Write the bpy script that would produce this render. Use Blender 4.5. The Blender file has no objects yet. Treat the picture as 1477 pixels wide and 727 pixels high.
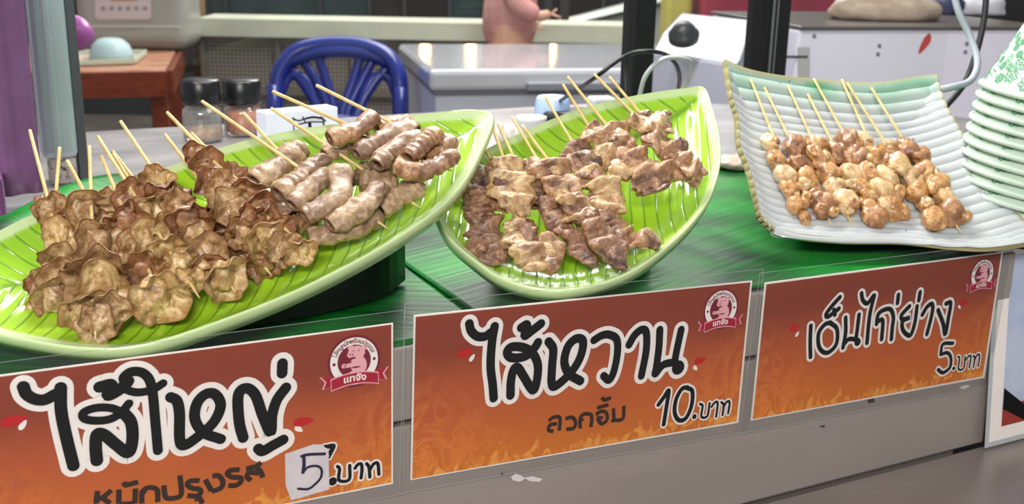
import bpy, bmesh, math, random
import numpy as np
from mathutils import Vector, Matrix

# ------------------------------------------------------------------ camera
YAW, PIT, ROL = .4692, .2791, .0193
F0 = 1580.26
CAM = np.array([-.2517, -.6376, 1.2406])
CF = np.array([math.sin(YAW)*math.cos(PIT), math.cos(YAW)*math.cos(PIT), -math.sin(PIT)])
_r = np.array([math.cos(YAW), -math.sin(YAW), 0.]); _u = np.cross(_r, CF)
CR = math.cos(ROL)*_r + math.sin(ROL)*_u
CU = math.cos(ROL)*_u - math.sin(ROL)*_r
SC = bpy.context.scene
COL = SC.collection
cam = bpy.data.cameras.new('camera'); co = bpy.data.objects.new('camera', cam); COL.objects.link(co)
M = Matrix(((CR[0], CU[0], -CF[0], CAM[0]), (CR[1], CU[1], -CF[1], CAM[1]), (CR[2], CU[2], -CF[2], CAM[2]), (0, 0, 0, 1)))
co.matrix_world = M
cam.sensor_width = 36; cam.lens = 36*F0/1477; cam.clip_start = .02; cam.clip_end = 60
cam.dof.use_dof = True; cam.dof.focus_distance = .80; cam.dof.aperture_fstop = 13
SC.camera = co
# ------------------------------------------------------------------ world, lamps, exposure
W = bpy.data.worlds.new('world'); SC.world = W; W.use_nodes = True
bg = W.node_tree.nodes['Background']; bg.inputs[0].default_value = (.93, .96, 1.0, 1); bg.inputs[1].default_value = .40
SC.view_settings.view_transform = 'Standard'; SC.view_settings.look = 'None'
SC.view_settings.gamma = 1; SC.view_settings.use_curve_mapping = False
SC.view_settings.exposure = 0.12

def area(name, loc, target, sx, sy, power, col=(1, 1, 1)):
    l = bpy.data.lights.new(name, 'AREA'); l.shape = 'RECTANGLE'; l.size = sx; l.size_y = sy
    l.energy = power; l.color = col
    o = bpy.data.objects.new(name, l); COL.objects.link(o); o.location = loc
    d = Vector(target)-Vector(loc); o.rotation_euler = d.to_track_quat('-Z', 'Y').to_euler()
    return o
area('stall_tube_light', (.15, .62, 1.95), (.15, .25, 1), 1.2, .07, 24, (1, .98, .94))
area('aisle_ceiling_light', (-.9, -1.5, 2.1), (.1, .0, .9), 1.0, .3, 36, (1, .96, .9))
area('hall_light', (1.6, 2.6, 2.9), (1.2, 2.6, 0), 2.0, 1.0, 80, (1, .97, .92))
area('far_hall_light', (2.2, 4.6, 3.0), (2.2, 5.0, 0), 3.5, .8, 90, (1, .97, .92))

# ------------------------------------------------------------------ geometry of sight (placing points on real planes)
def ray(x, y): return CF + CR*(x-738.5)/F0 - CU*(y-363.5)/F0
def hit(x, y, p, n):
    d = ray(x, y); n = np.array(n); return CAM + d*(np.dot(np.array(p)-CAM, n)/np.dot(d, n))
def atz(x, y, z): return hit(x, y, (0, 0, z), (0, 0, 1))
def D(x, y, d): return CAM + ray(x, y)*d
TS = .0249
SN = np.array([0, -math.cos(TS), math.sin(TS)])
SX = np.array([1., 0, 0]); SZ = np.array([0, math.sin(TS), math.cos(TS)])
def S(x, y, o=0): return hit(x, y, np.array([0, 0, 1.])+SN*o, SN)
def nrm(v): v = np.array(v, float); return v/np.linalg.norm(v)

# ------------------------------------------------------------------ materials
MATS = {}
def mat(name, col, rough=.5, metal=0., col2=None, nscale=20., detail=4., bump=0., bscale=None, coat=0., trans=0., sss=0., ior=1.45,
        ramp=(.35, .65), emit=None, alpha=1., sheen=0., stretch=None, col3=None, spec=.5):
    if name in MATS: return MATS[name]
    m = bpy.data.materials.new(name); m.use_nodes = True; MATS[name] = m
    nt = m.node_tree; N = nt.nodes; L = nt.links; b = N['Principled BSDF']
    b.inputs['Base Color'].default_value = (*col, 1); b.inputs['Roughness'].default_value = rough
    b.inputs['Metallic'].default_value = metal; b.inputs['IOR'].default_value = ior
    b.inputs['Coat Weight'].default_value = coat; b.inputs['Coat Roughness'].default_value = .12
    b.inputs['Transmission Weight'].default_value = trans; b.inputs['Alpha'].default_value = alpha
    b.inputs['Specular IOR Level'].default_value = spec
    if sss:
        b.inputs['Subsurface Weight'].default_value = sss; b.inputs['Subsurface Radius'].default_value = (.006, .003, .0015)
        b.inputs['Subsurface Scale'].default_value = 1.
    if emit:
        b.inputs['Emission Color'].default_value = (*emit[0], 1); b.inputs['Emission Strength'].default_value = emit[1]
    geo = N.new('ShaderNodeNewGeometry'); src = geo.outputs['Position']
    if stretch:
        mp = N.new('ShaderNodeMapping'); mp.inputs['Scale'].default_value = stretch; L.new(src, mp.inputs[0]); src = mp.outputs[0]
    if col2:
        n = N.new('ShaderNodeTexNoise'); n.inputs['Scale'].default_value = nscale; n.inputs['Detail'].default_value = detail
        n.inputs['Roughness'].default_value = .6; L.new(src, n.inputs['Vector'])
        r = N.new('ShaderNodeValToRGB'); r.color_ramp.elements[0].position = ramp[0]; r.color_ramp.elements[1].position = ramp[1]
        r.color_ramp.elements[0].color = (*col, 1); r.color_ramp.elements[1].color = (*col2, 1)
        if col3:
            e = r.color_ramp.elements.new((ramp[0]+ramp[1])/2); e.color = (*col3, 1)
        L.new(n.outputs[0], r.inputs[0]); L.new(r.outputs[0], b.inputs['Base Color'])
    if bump:
        n = N.new('ShaderNodeTexNoise'); n.inputs['Scale'].default_value = bscale or nscale*3; n.inputs['Detail'].default_value = 5
        L.new(src, n.inputs['Vector'])
        bp = N.new('ShaderNodeBump'); bp.inputs['Strength'].default_value = 1; bp.inputs['Distance'].default_value = bump
        L.new(n.outputs[0], bp.inputs['Height']); L.new(bp.outputs[0], b.inputs['Normal'])
    return m

def thin_clear(name, tint=(1, 1, 1), gloss=.08, haze=.0, rough=.03):
    """thin clear sheet: lets light through, mirrors a little, hazes a little"""
    if name in MATS: return MATS[name]
    m = bpy.data.materials.new(name); m.use_nodes = True; MATS[name] = m
    nt = m.node_tree; N = nt.nodes; L = nt.links
    for n in list(N): N.remove(n)
    o = N.new('ShaderNodeOutputMaterial'); t = N.new('ShaderNodeBsdfTransparent'); t.inputs[0].default_value = (*tint, 1)
    g = N.new('ShaderNodeBsdfGlossy'); g.inputs['Roughness'].default_value = rough
    d = N.new('ShaderNodeBsdfDiffuse'); d.inputs[0].default_value = (.8, .82, .82, 1)
    lw = N.new('ShaderNodeLayerWeight'); lw.inputs[0].default_value = .25
    mu = N.new('ShaderNodeMath'); mu.operation = 'MULTIPLY_ADD'; mu.inputs[1].default_value = .5; mu.inputs[2].default_value = gloss
    L.new(lw.outputs['Fresnel'], mu.inputs[0])
    m1 = N.new('ShaderNodeMixShader'); m1.inputs[0].default_value = haze; L.new(t.outputs[0], m1.inputs[1]); L.new(d.outputs[0], m1.inputs[2])
    m2 = N.new('ShaderNodeMixShader'); L.new(mu.outputs[0], m2.inputs[0]); L.new(m1.outputs[0], m2.inputs[1]); L.new(g.outputs[0], m2.inputs[2])
    L.new(m2.outputs[0], o.inputs[0])
    return m

def lin(r, g, b):
    return tuple((v/255/12.92 if v/255 < .04045 else ((v/255+.055)/1.055)**2.4) for v in (r, g, b))

# ------------------------------------------------------------------ object helpers
LOC = {}
def thing(name, label, cat, loc=(0, 0, 0), group=None, kind=None):
    o = bpy.data.objects.new(name, None); COL.objects.link(o); o.location = tuple(map(float, loc)); o.empty_display_size = .02
    o['label'] = label; o['category'] = cat
    if group: o['group'] = group
    if kind: o['kind'] = kind
    LOC[o.name] = np.array(loc, float)
    return o
def mesh(name, V, Fc, m, parent=None, smooth=True, mats=None, fmat=None, loc=None, label=None, kind=None, uv=None, attr=None):
    V = np.asarray(V, float).reshape(-1, 3)
    if parent is not None: off = LOC[parent.name]
    else: off = np.array(loc, float) if loc is not None else V.mean(0)
    me = bpy.data.meshes.new(name)
    if isinstance(Fc, np.ndarray): Fc = Fc.tolist()
    me.from_pydata((V-off).tolist(), [], Fc); me.update()
    me.materials.append(m)
    for x in (mats or []): me.materials.append(x)
    if fmat is not None: me.polygons.foreach_set('material_index', np.array(fmat, dtype=np.int32))
    if smooth: me.polygons.foreach_set('use_smooth', [True]*len(me.polygons))
    if uv is not None:
        u = me.uv_layers.new(name='uv'); idx = np.zeros(len(me.loops), dtype=np.int32); me.loops.foreach_get('vertex_index', idx)
        u.data.foreach_set('uv', np.asarray(uv, float)[idx].ravel())
    if attr:
        for k, v in attr.items():
            a = me.attributes.new(k, 'FLOAT', 'POINT'); a.data.foreach_set('value', np.asarray(v, float))
    o = bpy.data.objects.new(name, me); COL.objects.link(o)
    if parent is not None: o.parent = parent; LOC[o.name] = off
    else: o.location = tuple(off); LOC[o.name] = off
    if parent is not None and parent.type == 'MESH': pass
    if label: o['label'] = label
    if kind: o['kind'] = kind
    return o
def tag(o, label, cat, group=None, kind=None):
    o['label'] = label; o['category'] = cat
    if group: o['group'] = group
    if kind: o['kind'] = kind
    return o
def bev(o, w=.002, seg=2):
    md = o.modifiers.new('bevel', 'BEVEL'); md.width = w; md.segments = seg; md.limit_method = 'ANGLE'; return o

class G:
    """collects pieces of one mesh"""
    def __init__(s): s.V = []; s.F = []; s.n = 0; s.fm = []
    def add(s, V, Fc, mi=0):
        V = np.asarray(V, float).reshape(-1, 3); s.V.append(V)
        for f in (Fc.tolist() if isinstance(Fc, np.ndarray) else Fc): s.F.append([i+s.n for i in f]); s.fm.append(mi)
        s.n += len(V); return s
    def out(s, name, m, parent=None, **k):
        return mesh(name, np.concatenate(s.V), s.F, m, parent, fmat=s.fm, **k)

BOXF = [[0, 3, 2, 1], [4, 5, 6, 7], [0, 1, 5, 4], [1, 2, 6, 5], [2, 3, 7, 6], [3, 0, 4, 7]]
def hexa(b, t): return np.array(list(b)+list(t), float), BOXF     # b, t: four bottom, four top corners
def boxv(c, sx, sy, sz, ax=None):
    ax = np.eye(3) if ax is None else ax; c = np.array(c, float)
    P = lambda i, j, k: c+ax[0]*i*sx/2+ax[1]*j*sy/2+ax[2]*k*sz/2
    return hexa([P(-1, -1, -1), P(1, -1, -1), P(1, 1, -1), P(-1, 1, -1)], [P(-1, -1, 1), P(1, -1, 1), P(1, 1, 1), P(-1, 1, 1)])
def yawax(a): return np.array([[math.cos(a), -math.sin(a), 0], [math.sin(a), math.cos(a), 0], [0, 0, 1]])
def grid_faces(n, m, closed=False):
    F = []
    mm = m if closed else m-1
    for i in range(n-1):
        for j in range(mm):
            k = (j+1) % m
            F.append([i*m+j, i*m+k, (i+1)*m+k, (i+1)*m+j])
    return F
def spline(P, n):
    P = np.asarray(P, float)
    if len(P) == 2: t = np.linspace(0, 1, n)[:, None]; return P[0]*(1-t)+P[1]*t
    Q = np.vstack([2*P[0]-P[1], P, 2*P[-1]-P[-2]]); out = []
    for t in np.linspace(0, len(P)-1-1e-9, n):
        i = int(t); f = t-i; a, b, c, d = Q[i], Q[i+1], Q[i+2], Q[i+3]
        out.append(.5*((2*b)+(-a+c)*f+(2*a-5*b+4*c-d)*f*f+(-a+3*b-3*c+d)*f**3))
    return np.array(out)
def frames(P, up):
    T = np.gradient(P, axis=0); T /= np.linalg.norm(T, axis=1)[:, None]+1e-12
    B = np.cross(T, up); B /= np.linalg.norm(B, axis=1)[:, None]+1e-9
    Nn = np.cross(B, T); return T, B, Nn
def tube(P, r, nc=8, up=(0, 0, 1), caps=True, flat=1.):
    P = np.asarray(P, float); r = np.broadcast_to(np.asarray(r, float), (len(P),))
    T, B, Nn = frames(P, np.array(up, float))
    a = np.linspace(0, 2*np.pi, nc, endpoint=False)
    V = (P[:, None]+(B[:, None]*np.cos(a)[None, :, None]+Nn[:, None]*np.sin(a)[None, :, None]*flat)*r[:, None, None]).reshape(-1, 3)
    Fc = grid_faces(len(P), nc, True)
    if caps: Fc += [list(range(nc))[::-1], [(len(P)-1)*nc+j for j in range(nc)]]
    return V, Fc
def rod(a, b, r, nc=8, r2=None):
    a = np.array(a, float); b = np.array(b, float); d = nrm(b-a); up = (1, 0, 0) if abs(d[2]) > .8 else (0, 0, 1)
    P = np.linspace(0, 1, 3)[:, None]*(b-a)+a
    return tube(P, np.linspace(r, r if r2 is None else r2, 3), nc, up)
def lathe(prof, c, nc=32, ax=None):
    """prof: (radius, height) list"""
    ax = np.eye(3) if ax is None else ax; c = np.array(c, float)
    a = np.linspace(0, 2*np.pi, nc, endpoint=False)
    V = np.concatenate([c+(ax[0]*np.cos(a)[:, None]+ax[1]*np.sin(a)[:, None])*r+ax[2]*h for r, h in prof])
    Fc = grid_faces(len(prof), nc, True)
    if prof[0][0] > 1e-5: Fc.append(list(range(nc))[::-1])
    if prof[-1][0] > 1e-5: Fc.append([(len(prof)-1)*nc+j for j in range(nc)])
    return V, Fc
def wav(P, seed, freq, n=10, amp=1.):
    """smooth pseudo-noise as a sum of random waves"""
    r = np.random.RandomState(seed); out = np.zeros(len(P))
    for i in range(n):
        k = r.normal(size=3); k = k/np.linalg.norm(k)*freq*r.uniform(.6, 1.5); out += np.sin(P@k+r.uniform(0, 6.28))
    return out/math.sqrt(n)*amp

# ================================================================== SETTING
concrete = mat('floor tile', lin(120, 112, 104), .5, col2=lin(95, 90, 86), nscale=3)
def slab(name, x0, x1, y0, y1, z0, z1, m):
    return mesh(name, *hexa([(x0, y0, z0), (x1, y0, z0), (x1, y1, z0), (x0, y1, z0)], [(x0, y0, z1), (x1, y0, z1), (x1, y1, z1), (x0, y1, z1)]), m, smooth=False)
o = slab('floor', -6, 10, -3, 12, -.1, 0, concrete); o['kind'] = 'structure'
HX = nrm([CR[0], CR[1], 0]); HF = nrm([CF[0], CF[1], 0])     # heading of the hall behind, seen square on
def hp(x, y, d): return D(x, y, d)
def hall_box(name, xa, xb, ztop, zbot, d, thick, m, parent=None, bv=0):
    """upright box, square on to the hall's heading, between two pixels' bearings at depth d"""
    a = D(xa, 60, d); b = D(xb, 60, d)
    s0 = np.dot(a-CAM, HX); s1 = np.dot(b-CAM, HX); f = np.dot(a-CAM, HF)
    P = lambda s, q, z: np.array([CAM[0], CAM[1], 0])+HX*s+HF*q+np.array([0, 0, z])
    V, Fc = hexa([P(s0, f, zbot), P(s1, f, zbot), P(s1, f+thick, zbot), P(s0, f+thick, zbot)], [P(s0, f, ztop), P(s1, f, ztop), P(s1, f+thick, ztop), P(s0, f+thick, ztop)])
    o = mesh(name, V, Fc, m, parent, smooth=False)
    if bv: bev(o, bv)
    return o
def zat(x, y, d): return D(x, y, d)[2]
darkwall = mat('dark wall', lin(52, 50, 50), .6, col2=lin(66, 62, 60), nscale=2)
o = hall_box('wall_back', -900, 2700, 3.2, 0, 8.2, .2, darkwall); o['kind'] = 'structure'
glz = mat('shopfront glass', lin(48, 66, 66), .12, col2=lin(38, 40, 44), nscale=1.3, spec=.6)
glz2 = mat('shopfront glass dim', lin(52, 46, 46), .15, col2=lin(34, 32, 34), nscale=1.5)
mull = mat('mullion', lin(50, 54, 54), .5)
zt, zb = 2.2, .0
edges = [-60, 75, 180, 292, 320, 455, 525, 575, 640, 690, 745, 800, 860, 915, 1000, 1120, 1260, 1400, 1500]
sf = thing('shopfront', 'dark glazed shopfront with slim mullions along the far side of the hall', 'shopfront', (*D(500, 20, 7.6)[:2], 0))
for i in range(len(edges)-1):
    hall_box('window_panel', edges[i]+2, edges[i+1]-2, zt, .3, 7.6, .03, glz if i in (3, 4, 5, 8) else glz2, sf)
    hall_box('mullion', edges[i]-2, edges[i]+2, zt, .3, 7.55, .08, mull, sf)
hall_box('plinth', -60, 1500, .3, 0, 7.55, .1, mull, sf)

# ledge with perforated screen
cream = mat('cream ledge', lin(196, 200, 180), .5, col2=lin(182, 186, 168), nscale=5)
zl1 = zat(480, 29, 4.9); zl0 = zat(480, 55, 4.9)
o = hall_box('cream_ledge', 278, 935, zl1, zl0, 4.9, .3, cream)
tag(o, 'long cream ledge capping the perforated screen at the far side of the walkway', 'ledge')
perf = mat('perforated panel', lin(132, 126, 116), .55)
nt = perf.node_tree; N = nt.nodes; L = nt.links
geo = N.new('ShaderNodeNewGeometry'); sp = N.new('ShaderNodeVectorMath'); sp.operation = 'DOT_PRODUCT'; sp.inputs[1].default_value = tuple(HX)
L.new(geo.outputs['Position'], sp.inputs[0]); sz = N.new('ShaderNodeSeparateXYZ'); L.new(geo.outputs['Position'], sz.inputs[0])
cb = N.new('ShaderNodeCombineXYZ'); L.new(sp.outputs['Value'], cb.inputs[0]); L.new(sz.outputs[2], cb.inputs[1])
vo = N.new('ShaderNodeTexVoronoi'); vo.inputs['Scale'].default_value = 55; vo.inputs['Randomness'].default_value = 0; vo.voronoi_dimensions = '2D'
L.new(cb.outputs[0], vo.inputs['Vector']); rp = N.new('ShaderNodeValToRGB'); rp.color_ramp.elements[0].position = .28; rp.color_ramp.elements[1].position = .36
rp.color_ramp.elements[0].color = (*lin(70, 66, 62), 1); rp.color_ramp.elements[1].color = (*lin(142, 136, 126), 1)
L.new(vo.outputs['Distance'], rp.inputs[0]); L.new(rp.outputs[0], N['Principled BSDF'].inputs['Base Color'])
scr = thing('perforated_screen', 'grey perforated metal screen in frames below the cream ledge', 'screen', (*D(450, 100, 4.95)[:2], 0))
frm = mat('screen frame', lin(112, 106, 98), .5)
xs = [283, 392, 500, 598, 700, 800, 935]
for i in range(len(xs)-1):
    for z0, z1 in ((.04, .3), (.33, .53), (.56, zl0-.02)):
        hall_box('perforated_panel', xs[i]+3, xs[i+1]-3, z1, z0, 4.96, .02, perf, scr)
    hall_box('screen_post', xs[i]-3, xs[i]+3, zl0, 0, 4.93, .06, frm, scr)
for z in (0, .3, .53, zl0-.03): hall_box('rail', 283, 935, z+.03, z, 4.94, .04, frm, scr)

# moving-walkway side and handrail beyond the freezer
esc = thing('escalator', 'pale sloping escalator balustrade with dark posts behind the freezer', 'escalator', (*D(850, 30, 6.2)[:2], 0))
pale = mat('escalator side', lin(176, 178, 168), .4); palerail = mat('escalator rail', lin(205, 210, 205), .3, metal=.3)
def strip(pts, d, th, m, name, parent):
    A = [D(x, y, d) for x, y in pts]; n = len(A); Bk = [a+HF*th for a in A]
    return mesh(name, A+Bk, [list(range(n))[::-1], list(range(n, 2*n))]+[[i, (i+1) % n, (i+1) % n+n, i+n] for i in range(n)], m, parent, smooth=False)
strip([(790, 36), (925, 6), (1100, -35), (1100, 400), (790, 400)], 6.2, .06, mat('escalator panel', lin(128, 130, 122), .35), 'side_panel', esc)
strip([(770, 40), (925, 0), (1100, -45), (1100, -33), (925, 10), (770, 47)], 6.15, .1, palerail, 'handrail', esc)
dk = mat('dark post', lin(42, 42, 44), .5)
for x in (781, 806): hall_box('dark_post', x-5, x+5, 1.35, 0, 5.6, .05, dk, esc)
strip([(655, 53), (700, 42), (770, 38), (770, 43), (700, 47), (660, 56)], 5.5, .04, dk, 'lower_rail', esc)

# ------------------------------------------------------------------ serving counter
steel = mat('brushed steel', lin(166, 156, 150), .40, metal=.35, col2=lin(158, 148, 143), nscale=14, stretch=(.3, 1, 1.5), bump=.00004, bscale=400)
steel2 = mat('shelf steel', lin(158, 146, 140), .32, metal=.35, col2=lin(142, 131, 126), nscale=14, stretch=(.4, 1, 1), bump=.00004, bscale=300)
steeltop = mat('worn table steel', lin(176, 172, 172), .32, metal=.55, col2=lin(140, 138, 140), nscale=14, stretch=(.5, 1, 1))
counter = thing('serving_counter', 'brushed stainless steel food counter carrying the three plates', 'counter', (.1, .3, 0))
XE = .578
def ypan(z): return (z-1)*math.tan(TS)+.0015
def pan(z0, z1, x0, x1, y_off, th, name, m):
    b = [(x0, ypan(z0)+y_off, z0), (x1, ypan(z0)+y_off, z0), (x1, ypan(z0)+y_off+th, z0), (x0, ypan(z0)+y_off+th, z0)]
    t = [(x0, ypan(z1)+y_off, z1), (x1, ypan(z1)+y_off, z1), (x1, ypan(z1)+y_off+th, z1), (x0, ypan(z1)+y_off+th, z1)]
    o = mesh(name, *hexa(b, t), m, counter, smooth=False); return bev(o, .0015)
pan(.926, .9785, -.75, XE, 0, .02, 'edge_band', steel)
pan(.797, .9225, -.75, XE-.012, 0, .02, 'front_panel', steel)
pan(.915, .93, -.75, XE-.016, .008, .02, 'recess', mat('dark recess', lin(40, 38, 40), .6))
def prism(name, pts, z0, z1, m, parent):
    n = len(pts); V = [(x, y, z0) for x, y in pts]+[(x, y, z1) for x, y in pts]
    return mesh(name, V, [list(range(n))[::-1], list(range(n, 2*n))]+[[i, (i+1) % n, (i+1) % n+n, i+n] for i in range(n)], m, parent, smooth=False)
o = prism('worktop', [(-.75, .022), (1.3, .022), (1.15, .72), (.75, .93), (-.75, .93)], .95, .9785, steeltop, counter); bev(o, .002)
prism('cabinet_body', [(-.72, .03), (XE-.01, .03), (XE-.01, .91), (-.72, .91)], .1, .949, steel, counter)
prism('cabinet_body', [(XE, .06), (1.1, .06), (1.05, .70), (.70, .90), (XE, .90)], .1, .949, mat('dark recess', (0, 0, 0)), counter)
for x in (-.7, .62):
    for y in (.09, .86): mesh('leg', *rod((x, y, 0), (x, y, .1), .02, 10), steel, counter)
o = mesh('tray_shelf', *hexa([(-.9, -.45, .765), (1.3, -.45, .765), (1.3, -.004, .765), (-.9, -.004, .765)], [(-.9, -.45, .795), (1.3, -.45, .795), (1.3, -.004, .795), (-.9, -.004, .795)]), steel2, counter, smooth=False); bev(o, .004)
# peeled tape scraps and stains
scrap = mat('tape scrap', lin(205, 200, 198), .6)
def patch(pts, off, m, name, parent, th=.0002):
    A = [S(x, y, off) for x, y in pts]; n = len(A); Bk = [a-SN*th for a in A]
    return mesh(name, A+Bk, [list(range(n))[::-1], list(range(n, 2*n))]+[[i, (i+1) % n, (i+1) % n+n, i+n] for i in range(n)], m, parent, smooth=False)
for p in ([(737, 688), (744, 683), (752, 686), (758, 690), (750, 695), (740, 693)], [(756, 689), (768, 687), (783, 691), (778, 695), (764, 694)], [(1213, 574), (1226, 572), (1226, 576), (1214, 578)], [(1383, 559), (1395, 555), (1400, 557), (1390, 562)]):
    patch(p, -.0010, scrap, 'tape_scrap', counter)
for p in ([(1250, 573), (1260, 570), (1262, 580), (1253, 582)], [(1181, 615), (1190, 613), (1189, 617)], [(722, 683), (726, 682), (725, 686)]):
    patch(p, -.0010, mat('grime', lin(62, 56, 54), .7), 'stain', counter)

# ------------------------------------------------------------------ banana leaf sheets
leafm = mat('banana leaf', lin(22, 112, 40), .33, coat=.05, spec=.20)
nt = leafm.node_tree; N = nt.nodes; L = nt.links; b = N['Principled BSDF']
uvn = N.new('ShaderNodeUVMap'); uvn.uv_map = 'uv'; sx = N.new('ShaderNodeSeparateXYZ'); L.new(uvn.outputs[0], sx.inputs[0])
mp = N.new('ShaderNodeMapping'); mp.inputs['Scale'].default_value = (3, 140, 1); L.new(uvn.outputs[0], mp.inputs[0])
n1 = N.new('ShaderNodeTexNoise'); n1.inputs['Scale'].default_value = 1; n1.inputs['Detail'].default_value = 3; L.new(mp.outputs[0], n1.inputs['Vector'])
n2 = N.new('ShaderNodeTexNoise'); n2.inputs['Scale'].default_value = 7; n2.inputs['Detail'].default_value = 2; L.new(uvn.outputs[0], n2.inputs['Vector'])
ad = N.new('ShaderNodeMath'); ad.operation = 'MULTIPLY_ADD'; ad.inputs[1].default_value = .35; L.new(n1.outputs[0], ad.inputs[0]); L.new(n2.outputs[0], ad.inputs[2])
rp = N.new('ShaderNodeValToRGB'); rp.color_ramp.elements[0].position = .52; rp.color_ramp.elements[0].color = (*lin(4, 46, 24), 1)
rp.color_ramp.elements[1].position = .82; rp.color_ramp.elements[1].color = (*lin(14, 132, 38), 1)
L.new(ad.outputs[0], rp.inputs[0]); L.new(rp.outputs[0], b.inputs['Base Color'])
bp = N.new('ShaderNodeBump'); bp.inputs['Distance'].default_value = .0006; L.new(n1.outputs[0], bp.inputs['Height']); L.new(bp.outputs[0], b.inputs['Normal'])
def leaf_sheet(name, label, x0, x1, y0, y1, z, ang, seed, lift=None, nx=90, ny=50):
    U, Vv = np.meshgrid(np.linspace(0, 1, nx), np.linspace(0, 1, ny), indexing='ij')
    X = x0+(x1-x0)*U; Y = y0+(y1-y0)*Vv
    P = np.stack([X.ravel(), Y.ravel(), np.zeros(X.size)], 1)
    Z = z+.0009+np.abs(wav(P, seed, 14, 6, .0006)) + np.abs(wav(P*np.array([1, .2, 1]), seed+1, 60, 6, .0003))
    P[:, 2] = Z
    if lift: P = lift(P, U.ravel(), Vv.ravel())
    uv = np.stack([P[:, 0]*math.cos(ang)+P[:, 1]*math.sin(ang), -P[:, 0]*math.sin(ang)+P[:, 1]*math.cos(ang)], 1)
    o = mesh(name, P, grid_faces(nx, ny), leafm, uv=uv)
    md = o.modifiers.new('thick', 'SOLIDIFY'); md.thickness = .0006; md.offset = 1
    return tag(o, label, 'leaf', 'banana leaves lining the counter')
def liftA(P, u, v):
    P[:, 1] = .004+(P[:, 1]-.004)/.516*(np.interp(P[:, 0], [-.48, -.24, -.11, .2], [.24, .38, .54, .55])-.004)
    # left back edge rolls up
    k = np.clip((v-.72)/.28, 0, 1)*np.clip((.62-u)/.25, 0, 1)
    P[:, 2] += .030*np.sin(k*np.pi*.75); P[:, 1] -= .02*k
    # front edge hangs a touch over the rim
    f = np.clip((.03-v)/.03, 0, 1); P[:, 2] -= .0004*f
    return P
leaf_sheet('banana_leaf', 'glossy banana leaf lying under the long plate of offal skewers, its back edge curled up', -.48, .20, .004, .52, .9785, -.5, 3, liftA)
def liftB(P, u, v):
    P[:, 2] += .0018
    k = np.clip((v-.8)/.2, 0, 1); P[:, 2] += .012*k*k*np.sin(u*9+1)**2
    return P
leaf_sheet('banana_leaf', 'glossy banana leaf under the round leaf plate and the rectangular plate', .06, .66, .004, .45, .9785, .35, 11, liftB)
leaf_sheet('banana_leaf', 'banana leaf at the right end of the counter under the stacked bowls', .60, 1.05, .006, .45, .9785, .2, 23, lambda P, u, v: P+np.array([0, 0, .0040]))

# ================================================================== PLATES
class Plane:
    """tilted rim plane of a plate"""
    def __init__(s, px, z, yaw, tilt):
        s.o = atz(px[0], px[1], z)
        s.n = np.array([-math.sin(yaw)*math.sin(tilt), -math.cos(yaw)*math.sin(tilt), math.cos(tilt)])
        s.u = np.array([math.cos(yaw), -math.sin(yaw), 0.]); s.v = np.cross(s.n, s.u)
    def at(s, x, y, h=0.): return hit(x, y, s.o+s.n*h, s.n)
    def loc(s, P): d = np.asarray(P)-s.o; return np.stack([d@s.u, d@s.v, d@s.n], -1)
    def glob(s, a, b, h): return s.o+np.multiply.outer(a, s.u)+np.multiply.outer(b, s.v)+np.multiply.outer(h, s.n)

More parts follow.
